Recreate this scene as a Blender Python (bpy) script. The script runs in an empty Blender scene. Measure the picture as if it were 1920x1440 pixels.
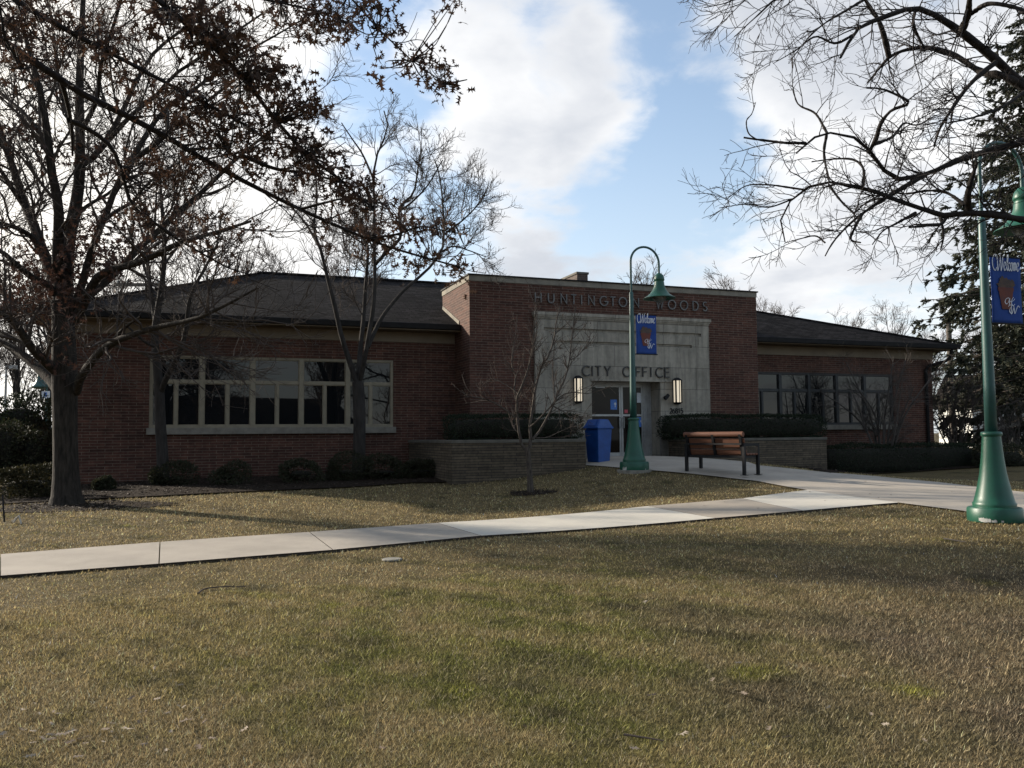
import bpy, math, random
import numpy as np
from mathutils import Vector, Matrix
SC = bpy.context.scene
COL = SC.collection
R = math.radians
EZ = 1.55                      # eye height above the lawn at the photographer's feet

# ------------------------------------------------------------------ camera
FPX = 1553.0
PITCH, ROLL, YAW = R(3.58), R(-0.52), R(20.47)
_cp, _sp, _cr, _sr = math.cos(PITCH), math.sin(PITCH), math.cos(ROLL), math.sin(ROLL)
FW = np.array([0, _cp, _sp]); _up = np.array([0, -_sp, _cp]); _rt = np.array([1.0, 0, 0])
RT = _cr*_rt + _sr*_up; UPV = -_sr*_rt + _cr*_up
cam_d = bpy.data.cameras.new('camera'); cam = bpy.data.objects.new('camera', cam_d); COL.objects.link(cam)
cam_d.sensor_width = 36.0; cam_d.lens = 36.0*FPX/1920.0; cam_d.clip_start = 0.05; cam_d.clip_end = 3000
m = Matrix(((RT[0], UPV[0], -FW[0], 0), (RT[1], UPV[1], -FW[1], 0), (RT[2], UPV[2], -FW[2], EZ), (0, 0, 0, 1)))
cam.matrix_world = m
SC.camera = cam

# ------------------------------------------------------------------ light
SUN_AZ, SUN_EL = R(64), R(21)          # sun to the left of the view, low, behind thin cloud
sdir = Vector((-math.sin(SUN_AZ)*math.cos(SUN_EL), math.cos(SUN_AZ)*math.cos(SUN_EL), math.sin(SUN_EL)))
sl = bpy.data.lights.new('sun', 'SUN'); sl.energy = 5.0; sl.angle = R(1.5); sl.color = (1.0, 0.9, 0.76)
so = bpy.data.objects.new('sun', sl); COL.objects.link(so)
so.rotation_euler = sdir.to_track_quat('Z', 'Y').to_euler(); so.location = (-30, 20, 30)
SC.view_settings.view_transform = 'Standard'; SC.view_settings.look = 'None'
SC.view_settings.exposure = 0.85; SC.view_settings.gamma = 1.0
SC.cycles.max_bounces = 6; SC.cycles.transparent_max_bounces = 8
SC.cycles.use_denoising = True

def ray(x, y):
    d = (x-960)*RT - (y-720)*UPV + FPX*FW
    return d/d[1]
def at(x, y, Y):                       # photo pixel + distance -> point in the world
    p = ray(x, y)*Y; p[2] += EZ
    return p

def make_world():
    w = bpy.data.worlds.new('World'); SC.world = w; w.use_nodes = True
    nt = w.node_tree; n = nt.nodes; L = nt.links; n.clear()
    out = n.new('ShaderNodeOutputWorld'); bg = n.new('ShaderNodeBackground'); bg.inputs[1].default_value = 0.083
    L.new(bg.outputs[0], out.inputs[0])
    sky = n.new('ShaderNodeTexSky'); sky.sky_type = 'NISHITA'; sky.sun_disc = False
    sky.sun_elevation = SUN_EL; sky.sun_rotation = -SUN_AZ; sky.air_density = 1.0; sky.dust_density = 0.6; sky.ozone_density = 1.5
    tc = n.new('ShaderNodeTexCoord')
    def M(op, a, b=None, c=None, clamp=False):
        k = n.new('ShaderNodeMath'); k.operation = op; k.use_clamp = clamp
        for i, v in enumerate((a, b, c)):
            if v is None: continue
            if isinstance(v, (int, float)): k.inputs[i].default_value = v
            else: L.new(v, k.inputs[i])
        return k.outputs[0]
    def VM(op, a, b):
        k = n.new('ShaderNodeVectorMath'); k.operation = op
        for i, v in enumerate((a, b)):
            if isinstance(v, (tuple, list)): k.inputs[i].default_value = v
            else: L.new(v, k.inputs[i])
        return k
    def ramp(v, a, b, lo=0.0, hi=1.0):
        k = n.new('ShaderNodeMapRange'); k.interpolation_type = 'SMOOTHSTEP'
        L.new(v, k.inputs[0])
        for i, q in enumerate((a, b, lo, hi)): k.inputs[i+1].default_value = q
        return k.outputs[0]
    D = VM('NORMALIZE', tc.outputs['Generated'], (0, 0, 0)).outputs[0]
    sep = n.new('ShaderNodeSeparateXYZ'); L.new(D, sep.inputs[0])
    z = M('MAXIMUM', sep.outputs[2], 0.0)
    den = M('ADD', z, 0.22)
    comb = n.new('ShaderNodeCombineXYZ')
    L.new(M('DIVIDE', sep.outputs[0], den), comb.inputs[0]); L.new(M('DIVIDE', sep.outputs[1], den), comb.inputs[1])
    def noise(vec, scale, detail, rough, seed=0.0, dist=0.0):
        k = n.new('ShaderNodeTexNoise'); k.noise_dimensions = '4D'; L.new(vec, k.inputs['Vector'])
        k.inputs['W'].default_value = seed; k.inputs['Scale'].default_value = scale; k.inputs['Detail'].default_value = detail
        k.inputs['Roughness'].default_value = rough; k.inputs['Distortion'].default_value = dist
        return k
    nz = noise(comb.outputs[0], 1.9, 9, 0.55, 3.1, 0.25)
    nz3 = noise(comb.outputs[0], 5.0, 7, 0.6, 5.5, 0.3)
    wob = noise(comb.outputs[0], 2.2, 4, 0.5, 8.0)
    # clouds are placed by direction in the sky
    off = VM('SCALE', VM('SUBTRACT', wob.outputs['Color'], (0.5, 0.5, 0.5)).outputs[0], (0, 0, 0)); off.inputs['Scale'].default_value = 0.26
    DW = VM('NORMALIZE', VM('ADD', D, off.outputs[0]).outputs[0], (0, 0, 0)).outputs[0]
    blobs = [(860, 40, 11, .34), (950, 190, 8, .31), (1120, 160, 4.5, .22), (800, 170, 5, .25), (1180, 90, 4, .10), (1460, 160, 8, .40), (1640, 60, 10, .34), (1800, 260, 10, .26), (1850, 60, 9, .2),
             (1330, 170, 3, .12), (120, 260, 16, .34), (380, 340, 12, .32), (0, 620, 20, .42), (520, 440, 7, .26), (250, 480, 9, .2), (1130, 480, 5, .30), (980, 440, 4.5, .26), (1300, 490, 5, .28), (1480, 470, 4, .16),
             (1650, 380, 5, .16), (1720, 590, 5, .2), (560, 120, 4, .15), (740, 300, 3, .15), (900, 300, 4, .2), (1080, 240, 3.5, .2),
             (1020, 300, 3, -.2), (1010, 110, 2.5, -.2), (760, 240, 3, -.25), (1270, 350, 7.5, -.5), (1000, 520, 4, .25), (1180, 455, 4.5, .25), (1400, 520, 5, .3), (1560, 240, 6, .25), (1420, 60, 5, .2), (1620, 480, 5, .25), (1130, 390, 4.5, -.4), (640, 130, 4.5, -.45), (690, 260, 3.5, -.35), (670, 30, 3.5, -.3), (1275, 60, 4, -.4), (1300, 240, 4, -.35), (910, 385, 4, -.35), (480, 250, 4, -.2), (230, 180, 4, -.15), (1730, 430, 4, -.25), (1560, 330, 3, -.2), (300, 40, 5, -.2)]
    acc = None
    for bx, by, rad, wt in blobs:
        r = ray(bx, by); r = r/np.linalg.norm(r)
        dt = VM('DOT_PRODUCT', DW, tuple(r)).outputs['Value']
        s = ramp(dt, math.cos(R(rad*1.35)), math.cos(R(rad*0.25)), 0.0, wt)
        acc = s if acc is None else M('ADD', acc, s)
    dens = M('ADD', M('ADD', M('ADD', M('MULTIPLY', M('SUBTRACT', nz.outputs[0], 0.5), 2.0), M('MULTIPLY', M('SUBTRACT', nz3.outputs[0], 0.5), 1.9)), 0.48), M('MULTIPLY', acc, 1.0))
    cover = ramp(dens, 0.32, 1.12)
    # lit and grey sides of the clouds
    nz2 = noise(comb.outputs[0], 1.1, 6, 0.55, 21.0)
    shade = ramp(M('ADD', nz2.outputs[0], M('MULTIPLY', dens, -0.13)), 0.20, 0.52)
    cc = n.new('ShaderNodeMix'); cc.data_type = 'RGBA'; L.new(shade, cc.inputs[0])
    cc.inputs[6].default_value = (4.5, 4.75, 5.2, 1); cc.inputs[7].default_value = (7.4, 7.4, 7.4, 1)
    # forward scattering near the sun
    sd = VM('DOT_PRODUCT', D, tuple(sdir)).outputs['Value']
    glow = ramp(sd, 0.55, 1.0, 0.0, 1.0)
    gl = n.new('ShaderNodeMix'); gl.data_type = 'RGBA'; gl.blend_type = 'ADD'; L.new(glow, gl.inputs[0])
    L.new(cc.outputs[2], gl.inputs[6]); gl.inputs[7].default_value = (6.0, 5.2, 3.8, 1)
    # blue with pale air low down
    sk = n.new('ShaderNodeMix'); sk.data_type = 'RGBA'; sk.blend_type = 'MULTIPLY'; sk.inputs[0].default_value = 1.0
    L.new(sky.outputs[0], sk.inputs[6]); sk.inputs[7].default_value = (1.65, 1.58, 1.5, 1)
    low = ramp(sep.outputs[2], -0.02, 0.42, 0.8, 0.12)
    hz = n.new('ShaderNodeMix'); hz.data_type = 'RGBA'; L.new(low, hz.inputs[0]); L.new(sk.outputs[2], hz.inputs[6]); hz.inputs[7].default_value = (5.0, 5.5, 6.1, 1)
    fin = n.new('ShaderNodeMix'); fin.data_type = 'RGBA'; L.new(cover, fin.inputs[0]); L.new(hz.outputs[2], fin.inputs[6]); L.new(gl.outputs[2], fin.inputs[7])
    L.new(fin.outputs[2], bg.inputs[0])
make_world()

# ------------------------------------------------------------------ helpers
def tag(o, label=None, cat=None, group=None, kind=None):
    if label: o['label'] = label
    if cat: o['category'] = cat
    if group: o['group'] = group
    if kind: o['kind'] = kind
    return o
def empty(name, loc, rz=0.0, label=None, cat=None, group=None):
    o = bpy.data.objects.new(name, None); COL.objects.link(o); o.location = loc; o.rotation_euler = (0, 0, rz)
    o.empty_display_size = 0.2
    return tag(o, label, cat, group)
def copy_tree(o, parent=None):
    c = o.copy(); COL.objects.link(c)
    if parent is not None: c.parent = parent
    for ch in list(o.children): copy_tree(ch, c)
    return c

class MB:
    """collects polygons, built as ONE mesh with metre-true UVs"""
    def __init__(s): s.v = []; s.f = []; s.m = []; s.n = 0
    def add(s, vs, fs, mat=0):
        b = s.n; s.v.extend([tuple(map(float, p)) for p in vs]); s.n += len(vs)
        s.f.extend([tuple(b+i for i in f) for f in fs]); s.m.extend([mat]*len(fs)); return s
    def box(s, x0, x1, y0, y1, z0, z1, mat=0):
        return s.add([(x0,y0,z0),(x1,y0,z0),(x1,y1,z0),(x0,y1,z0),(x0,y0,z1),(x1,y0,z1),(x1,y1,z1),(x0,y1,z1)],
              [(0,3,2,1),(4,5,6,7),(0,1,5,4),(1,2,6,5),(2,3,7,6),(3,0,4,7)], mat)
    def obox(s, p0, p1, w, h, up=(0,0,1), mat=0):     # bar between two points
        a = Vector(p0); b = Vector(p1); d = (b-a).normalized(); u = Vector(up); sx = d.cross(u)
        if sx.length < 1e-4: sx = d.cross(Vector((1,0,0)))
        sx.normalize(); u = sx.cross(d).normalized(); sx *= w/2; u *= h/2
        vs = [a-sx-u, a+sx-u, a+sx+u, a-sx+u, b-sx-u, b+sx-u, b+sx+u, b-sx+u]
        return s.add(vs, [(0,1,2,3),(7,6,5,4),(0,4,5,1),(1,5,6,2),(2,6,7,3),(3,7,4,0)], mat)
    def lathe(s, prof, n=24, c=(0,0,0), mat=0, cap=True):
        vs = []; fs = []
        for r, z in prof:
            for k in range(n):
                a = 2*math.pi*k/n; vs.append((c[0]+r*math.cos(a), c[1]+r*math.sin(a), c[2]+z))
        for i in range(len(prof)-1):
            for k in range(n):
                a = i*n+k; b = i*n+(k+1) % n; fs.append((a, b, b+n, a+n))
        if cap:
            fs.append(tuple(range(n-1, -1, -1))); q = (len(prof)-1)*n; fs.append(tuple(range(q, q+n)))
        return s.add(vs, fs, mat)
    def tube(s, pts, rad, n=8, mat=0):
        P = np.array(pts, float)[None]; Rr = np.array(rad if hasattr(rad, '__len__') else [rad]*len(pts), float)[None]
        v, f = tubes(P, Rr, n)
        s.add(v, [tuple(q) for q in f], mat)
        k = len(pts); s.add([v[i] for i in range(n)], [tuple(range(n-1, -1, -1))], mat); s.add([v[(k-1)*n+i] for i in range(n)], [tuple(range(n))], mat)
        return s
    def prism(s, poly, y0, y1, mat=0):                # outline in x,z extruded along y
        n = len(poly); vs = [(p[0], y0, p[1]) for p in poly]+[(p[0], y1, p[1]) for p in poly]
        fs = [tuple(range(n)), tuple(range(2*n-1, n-1, -1))]+[(i, i+n, (i+1) % n+n, (i+1) % n) for i in range(n)]
        return s.add(vs, fs, mat)
    def build(s, name, mats, parent=None, smooth=False, loc=None, bevel=0.0):
        return np_mesh(name, np.array(s.v, np.float32), s.f, mats, parent, smooth, s.m, loc, bevel)

def np_mesh(name, v, f, mats, parent=None, smooth=False, mi=None, loc=None, bevel=0.0, col=None, uv=True):
    me = bpy.data.meshes.new(name)
    if isinstance(f, np.ndarray):
        k = f.shape[1]; nf = len(f); lt = np.full(nf, k, np.int32); fl = f.astype(np.int32).ravel()
    else:
        lt = np.array([len(q) for q in f], np.int32); nf = len(f); fl = np.array([i for q in f for i in q], np.int32)
    ls = np.concatenate([[0], np.cumsum(lt)[:-1]]).astype(np.int32)
    me.vertices.add(len(v)); me.vertices.foreach_set('co', np.asarray(v, np.float32).ravel())
    me.loops.add(len(fl)); me.loops.foreach_set('vertex_index', fl)
    me.polygons.add(nf); me.polygons.foreach_set('loop_start', ls); me.polygons.foreach_set('loop_total', lt)
    if mi is not None: me.polygons.foreach_set('material_index', np.asarray(mi, np.int32))
    me.update(calc_edges=True); me.validate()
    me.polygons.foreach_set('use_smooth', np.full(len(me.polygons), bool(smooth)))
    if uv and len(me.polygons) < 60000:
        nn = np.zeros(len(me.polygons)*3, np.float32); me.polygons.foreach_get('normal', nn); nn = nn.reshape(-1, 3)
        lt2 = np.zeros(len(me.polygons), np.int32); me.polygons.foreach_get('loop_total', lt2)
        vi = np.zeros(len(me.loops), np.int32); me.loops.foreach_get('vertex_index', vi)
        N = np.repeat(nn, lt2, 0); co = np.asarray(v, np.float32)[vi]
        t = np.stack([-N[:, 1], N[:, 0], np.zeros(len(N))], 1); ln = np.linalg.norm(t, axis=1)
        flat = ln < 0.05; t[flat] = (1, 0, 0); t /= np.maximum(np.linalg.norm(t, axis=1), 1e-6)[:, None]
        b = np.cross(N, t)
        U = np.stack([(co*t).sum(1), (co*b).sum(1)], 1).astype(np.float32)
        l = me.uv_layers.new(name='UVMap'); l.data.foreach_set('uv', U.ravel())
    if col is not None:
        ca = me.color_attributes.new('Col', 'FLOAT_COLOR', 'POINT'); ca.data.foreach_set('color', np.asarray(col, np.float32).ravel())
    for q in (mats if isinstance(mats, (list, tuple)) else [mats]): me.materials.append(q)
    o = bpy.data.objects.new(name, me); COL.objects.link(o)
    if parent is not None: o.parent = parent
    if loc is not None: o.location = loc
    if bevel > 0:
        bv = o.modifiers.new('bevel', 'BEVEL'); bv.width = bevel; bv.segments = 2; bv.limit_method = 'ANGLE'
    return o

def nrm(a): return a/np.maximum(np.linalg.norm(a, axis=-1, keepdims=True), 1e-9)
def tubes(P, Rr, n):
    """P (N,S,3), R (N,S) -> verts, quad faces"""
    N, S, _ = P.shape
    T = np.empty_like(P); T[:, 1:-1] = P[:, 2:]-P[:, :-2]; T[:, 0] = P[:, 1]-P[:, 0]; T[:, -1] = P[:, -1]-P[:, -2]; T = nrm(T)
    ref = np.where(np.abs(T[:, 0, 2:3]) > .9, np.array([[1., 0, 0]]), np.array([[0, 0, 1.]]))
    A = nrm(np.cross(T[:, 0], ref)); V = np.empty((N, S, n, 3)); ang = np.arange(n)*2*np.pi/n
    for i in range(S):
        A = nrm(A-(A*T[:, i]).sum(1, keepdims=True)*T[:, i]); B = np.cross(T[:, i], A)
        V[:, i] = P[:, i, None]+Rr[:, i, None, None]*(np.cos(ang)[None, :, None]*A[:, None]+np.sin(ang)[None, :, None]*B[:, None])
    k = np.arange(n); k2 = (k+1) % n
    base = (np.arange(N)[:, None, None]*S+np.arange(S-1)[None, :, None])*n
    F = np.stack([base+k, base+k2, base+n+k2, base+n+k], -1).reshape(-1, 4)
    return V.reshape(-1, 3), F

# ------------------------------------------------------------------ materials
MATS = {}
def mat(name, base=(.5, .5, .5), rough=.7, spec=.3, metal=0.0, var=None, vscale=3.0, bump=0.0, bscale=40.0, emit=None, attr=None, coat=0.0, stretch=None):
    """principled material; var = second colour mixed in by noise"""
    mt = bpy.data.materials.new(name); mt.use_nodes = True; nt = mt.node_tree; n = nt.nodes; L = nt.links; b = n['Principled BSDF']
    b.inputs['Base Color'].default_value = (*base, 1); b.inputs['Roughness'].default_value = rough; b.inputs['Specular IOR Level'].default_value = spec
    b.inputs['Metallic'].default_value = metal; b.inputs['Coat Weight'].default_value = coat
    tc = n.new('ShaderNodeTexCoord'); vec = tc.outputs['Object']
    if stretch:
        mp = n.new('ShaderNodeMapping'); mp.inputs['Scale'].default_value = stretch; L.new(vec, mp.inputs[0]); vec = mp.outputs[0]
    if var is not None:
        nz = n.new('ShaderNodeTexNoise'); nz.inputs['Scale'].default_value = vscale; nz.inputs['Detail'].default_value = 7; nz.inputs['Roughness'].default_value = .62
        L.new(vec, nz.inputs['Vector'])
        mr = n.new('ShaderNodeMapRange'); mr.inputs[1].default_value = .35; mr.inputs[2].default_value = .65; L.new(nz.outputs[0], mr.inputs[0])
        mx = n.new('ShaderNodeMix'); mx.data_type = 'RGBA'; mx.inputs[6].default_value = (*base, 1); mx.inputs[7].default_value = (*var, 1)
        L.new(mr.outputs[0], mx.inputs[0]); L.new(mx.outputs[2], b.inputs['Base Color'])
    if attr:
        a = n.new('ShaderNodeAttribute'); a.attribute_name = attr; L.new(a.outputs[0], b.inputs['Base Color'])
    if bump > 0:
        nb = n.new('ShaderNodeTexNoise'); nb.inputs['Scale'].default_value = bscale; nb.inputs['Detail'].default_value = 6; L.new(vec, nb.inputs['Vector'])
        bp = n.new('ShaderNodeBump'); bp.inputs['Strength'].default_value = bump; bp.inputs['Distance'].default_value = .02; L.new(nb.outputs[0], bp.inputs['Height']); L.new(bp.outputs[0], b.inputs['Normal'])
    if emit:
        b.inputs['Emission Color'].default_value = (*emit[0], 1); b.inputs['Emission Strength'].default_value = emit[1]
    MATS[name] = mt
    return mt

def brick_mat(name, c1, c2, mortar, bw, rh, ms, var=.5, bump=.4, rough=.85, dark=None, darkscale=.8, offset=.5, streak=0.0):
    mt = bpy.data.materials.new(name); mt.use_nodes = True; nt = mt.node_tree; n = nt.nodes; L = nt.links; b = n['Principled BSDF']
    b.inputs['Roughness'].default_value = rough; b.inputs['Specular IOR Level'].default_value = .25
    uv = n.new('ShaderNodeUVMap'); uv.uv_map = 'UVMap'
    bt = n.new('ShaderNodeTexBrick'); L.new(uv.outputs[0], bt.inputs['Vector']); bt.offset = offset
    bt.inputs['Color1'].default_value = (*c1, 1); bt.inputs['Color2'].default_value = (*c2, 1); bt.inputs['Mortar'].default_value = (*mortar, 1)
    bt.inputs['Scale'].default_value = 1.0; bt.inputs['Mortar Size'].default_value = ms; bt.inputs['Mortar Smooth'].default_value = .2
    bt.inputs['Brick Width'].default_value = bw; bt.inputs['Row Height'].default_value = rh; bt.inputs['Bias'].default_value = 0.0
    tc = n.new('ShaderNodeTexCoord')
    def nzz(scale, det, vec, lo, hi, a, c):
        z = n.new('ShaderNodeTexNoise'); z.inputs['Scale'].default_value = scale; z.inputs['Detail'].default_value = det; z.inputs['Roughness'].default_value = .6; L.new(vec, z.inputs['Vector'])
        q = n.new('ShaderNodeMapRange'); L.new(z.outputs[0], q.inputs[0])
        for i, t in enumerate((lo, hi, a, c)): q.inputs[i+1].default_value = t
        return q.outputs[0]
    col = bt.outputs[0]
    def mul(col, fac):
        mx = n.new('ShaderNodeMix'); mx.data_type = 'RGBA'; mx.blend_type = 'MULTIPLY'; mx.inputs[0].default_value = 1
        L.new(col, mx.inputs[6]); cb = n.new('ShaderNodeCombineColor')
        for i in range(3): L.new(fac, cb.inputs[i])
        L.new(cb.outputs[0], mx.inputs[7]); return mx.outputs[2]
    col = mul(col, nzz(9, 6, tc.outputs['Object'], .3, .7, 1-var*.6, 1+var*.5))
    col = mul(col, nzz(darkscale, 5, tc.outputs['Object'], .3, .7, 1-var*.5, 1+var*.35))
    if streak > 0:
        mp = n.new('ShaderNodeMapping'); mp.inputs['Scale'].default_value = (5.5, 5.5, .5); L.new(tc.outputs['Object'], mp.inputs[0])
        col = mul(col, nzz(1.3, 6, mp.outputs[0], .42, .62, 1, 1-streak))
        mp2 = n.new('ShaderNodeMapping'); mp2.inputs['Scale'].default_value = (1.6, 1.6, 1.1); L.new(tc.outputs['Object'], mp2.inputs[0])
        col = mul(col, nzz(1.2, 7, mp2.outputs[0], .45, .7, 1, 1-streak*.8))
    L.new(col, b.inputs['Base Color'])
    bp = n.new('ShaderNodeBump'); bp.inputs['Strength'].default_value = bump; bp.inputs['Distance'].default_value = .012; bp.invert = True
    ad = n.new('ShaderNodeMath'); ad.operation = 'ADD'; L.new(bt.outputs['Fac'], ad.inputs[0]); L.new(nzz(60, 5, tc.outputs['Object'], 0, 1, 0, .5), ad.inputs[1])
    L.new(ad.outputs[0], bp.inputs['Height']); L.new(bp.outputs[0], b.inputs['Normal'])
    MATS[name] = mt
    return mt

M_brick = brick_mat('red_brick', (.092, .039, .026), (.052, .0225, .0155), (.155, .118, .09), .335, .0695, .0055, .55)
M_stone = brick_mat('limestone_ashlar', (.335, .302, .245), (.295, .266, .215), (.14, .125, .105), 1.05, .62, .008, .22, .25, streak=.30)
M_plant = brick_mat('long_stone_courses', (.118, .092, .062), (.07, .055, .038), (.026, .023, .02), .62, .062, .007, .6, .7)
M_cap = mat('stone_cap', (.125, .115, .095), .85, var=(.08, .073, .06), vscale=4, bump=.3)
M_shing = brick_mat('asphalt_shingles', (.034, .030, .029), (.010, .009, .0088), (.005, .0045, .004), .30, .14, .012, .8, .8, 1.0)
M_shing.node_tree.nodes['Principled BSDF'].inputs['Specular IOR Level'].default_value = .06
M_band = mat('limestone_band', (.235, .21, .165), .85, var=(.15, .135, .11), vscale=2.5, bump=.15)
M_dark = mat('dark_metal_trim', (.010, .009, .009), .7, .15, var=(.016, .015, .014), vscale=6)
M_trim = mat('tan_painted_board', (.19, .15, .105), .7, var=(.15, .118, .083), vscale=2, bump=.1)
M_tanfr = mat('tan_window_frame', (.25, .215, .15), .55, var=(.2, .17, .12), vscale=5)
M_darkfr = mat('dark_window_frame', (.022, .024, .024), .5, var=(.04, .04, .04), vscale=5)
M_sill = mat('stone_sill', (.22, .2, .165), .85, var=(.15, .135, .11), vscale=6, bump=.2)
M_alu = mat('aluminium', (.36, .36, .35), .45, .4, .4, var=(.28, .28, .27), vscale=8)
M_room = mat('room_dark', (.02, .02, .02), .9)
M_glass = mat('window_glass', (.007, .008, .009), .012, .42)
M_glassd = mat('dim_reflection_glass', (.010, .008, .007), .03, .14)  # darker than window glass; dim vestibule and weak reflections put into the material
M_bronze = mat('bronze_letter', (.14, .133, .126), .5, .5, .4, var=(.085, .08, .076), vscale=12)
M_bronzed = mat('dark_stained_bronze', (.07, .066, .06), .6, .4, .3, var=(.04, .038, .035), vscale=12)
M_black = mat('black_metal', (.007, .007, .008), .6, .2, var=(.012, .012, .013), vscale=15)
M_glow = mat('lit_lantern_glass', (.6, .5, .35), .4, emit=((1.0, .86, .66), .33))
M_paper = mat('paper_notice', (.62, .64, .66), .8, var=(.5, .52, .55), vscale=30)
M_bluep = mat('blue_notice', (.05, .14, .42), .6, var=(.09, .2, .5), vscale=20)
M_redp = mat('red_sticker', (.45, .08, .1), .6)
M_green = mat('green_lamp_paint', (.007, .082, .046), .42, .45, var=(.009, .062, .038), vscale=5, bump=.06, bscale=90)
M_greend = mat('dark_green_paint', (.018, .075, .065), .45, .5, var=(.014, .055, .05), vscale=5)
M_chip = mat('chipped_primer', (.5, .5, .46), .85, var=(.3, .3, .28), vscale=18)
M_lens = mat('smoky_lamp_lens', (.10, .11, .11), .15, .6)
M_conc = mat('concrete_pad', (.25, .235, .2), .9, var=(.16, .15, .125), vscale=9, bump=.3)
M_bluebin = mat('blue_plastic', (.008, .062, .25), .45, .4, var=(.006, .045, .19), vscale=5)
M_wood = mat('orange_brown_slat', (.145, .06, .032), .65, .25, var=(.085, .036, .022), vscale=5, stretch=(1, 12, 12), bump=.1)
M_banner = mat('blue_banner_cloth', (.022, .06, .24), .75, .2, var=(.018, .048, .19), vscale=4)
M_white = mat('white_print', (.62, .64, .68), .75, .2)
M_pot = mat('terracotta_print', (.15, .052, .036), .8, .2, var=(.11, .05, .045), vscale=9)
M_potleaf = mat('brown_foliage_print', (.115, .075, .055), .8, .2, var=(.055, .05, .05), vscale=16)
def bark(name, a, b, bs=1.0):
    return mat(name, a, .92, .15, var=b, vscale=7*bs, bump=.9, bscale=9*bs, stretch=(3, 3, .55))
M_oak = bark('grey_oak_bark', (.043, .036, .029), (.014, .012, .010), 1.0)
M_limb = bark('dark_bark', (.035, .030, .027), (.018, .016, .015))
M_smooth = bark('smooth_grey_bark', (.045, .04, .036), (.024, .021, .019), .8)
M_cherry = bark('pale_mottled_bark', (.105, .088, .073), (.035, .029, .025), 2.5)
M_twig = mat('grey_brown_twig', (.062, .05, .043), .9, .15)
M_twigl = mat('pale_grey_twig', (.085, .073, .064), .9, .15)
M_twigd = mat('dark_twig', (.03, .026, .025), .9, .15)
def leaf_mat(name, a, b, tr=.3, rough=.75):
    mt = bpy.data.materials.new(name); mt.use_nodes = True; nt = mt.node_tree; n = nt.nodes; L = nt.links; p = n['Principled BSDF']
    p.inputs['Roughness'].default_value = rough; p.inputs['Specular IOR Level'].default_value = .25
    g = n.new('ShaderNodeNewGeometry')
    mx = n.new('ShaderNodeMix'); mx.data_type = 'RGBA'; mx.inputs[6].default_value = (*a, 1); mx.inputs[7].default_value = (*b, 1)
    L.new(g.outputs['Random Per Island'], mx.inputs[0]); L.new(mx.outputs[2], p.inputs['Base Color'])
    t = n.new('ShaderNodeBsdfTranslucent'); L.new(mx.outputs[2], t.inputs[0]); ms = n.new('ShaderNodeMixShader'); ms.inputs[0].default_value = tr
    o = n['Material Output']; L.new(p.outputs[0], ms.inputs[1]); L.new(t.outputs[0], ms.inputs[2]); L.new(ms.outputs[0], o.inputs[0])
    return mt
M_oakleaf = leaf_mat('dry_oak_leaf', (.085, .047, .03), (.045, .03, .023), .25)
M_oakleaf2 = leaf_mat('reddish_dry_leaf', (.09, .043, .028), (.045, .028, .022), .25)
M_litter = leaf_mat('pale_fallen_leaf', (.36, .30, .23), (.14, .10, .07), .1)
M_yew = leaf_mat('dark_yew_needle', (.024, .034, .014), (.008, .013, .007), .15)
M_shrub = leaf_mat('dark_shrub_leaf', (.028, .036, .016), (.04, .034, .02), .2)
M_shrubg = leaf_mat('golden_shrub_leaf', (.06, .05, .02), (.018, .02, .01), .2)
M_spruce = leaf_mat('spruce_needle', (.055, .056, .036), (.03, .038, .026), .2)

# ------------------------------------------------------------------ the lie of the land
GP = []
def _gp(x, y, Y): p = at(x, y, Y); GP.append(p)
for q in ((1866, 974, 11.2), (1190, 886, 18.9), (847, 906, 18.58), (1098, 871, 19.74), (1283, 859, 23.7), (1160, 858, 23.8), (200, 908, 19.9), (590, 892, 21.6),
          (1553, 887, 23.8), (1844, 877, 25.5), (960, 905, 19.2)): _gp(*q)
GP += [np.array([x, y, 0.0+.0225*y]) for x, y in ((0, 0), (-3, 2), (3, 2), (0, 4), (-3, 5), (3, 5), (0, 7))]
GP = np.array(GP)
def _base(Y): return .0225*np.clip(Y, -30, 20)
_K = np.exp(-((GP[:, None, :2]-GP[None, :, :2])**2).sum(-1)/(2*4.5**2))
_W = np.linalg.solve(_K+.02*np.eye(len(GP)), GP[:, 2]-_base(GP[:, 1]))
def gz(X, Y):
    X = np.asarray(X, float); Y = np.asarray(Y, float)
    k = np.exp(-((X[..., None]-GP[:, 0])**2+(Y[..., None]-GP[:, 1])**2)/(2*4.5**2))
    return _base(Y)+k@_W
def G(x, y):                            # photo pixel -> point on the ground
    r = ray(x, y); lo, hi = 1.0, 90.0
    ts = np.linspace(1.0, 90, 1800); P = r[None]*ts[:, None]; h = P[:, 2]+EZ-gz(P[:, 0], P[:, 1])
    i = int(np.argmax(h < 0)) if (h < 0).any() else len(ts)-1
    a, b = ts[max(i-1, 0)], ts[i]
    for _ in range(30):
        c = (a+b)/2; p = r*c
        if p[2]+EZ-gz(p[0], p[1]) < 0: b = c
        else: a = c
    p = r*b; p[2] = float(gz(p[0], p[1])); return p

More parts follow.
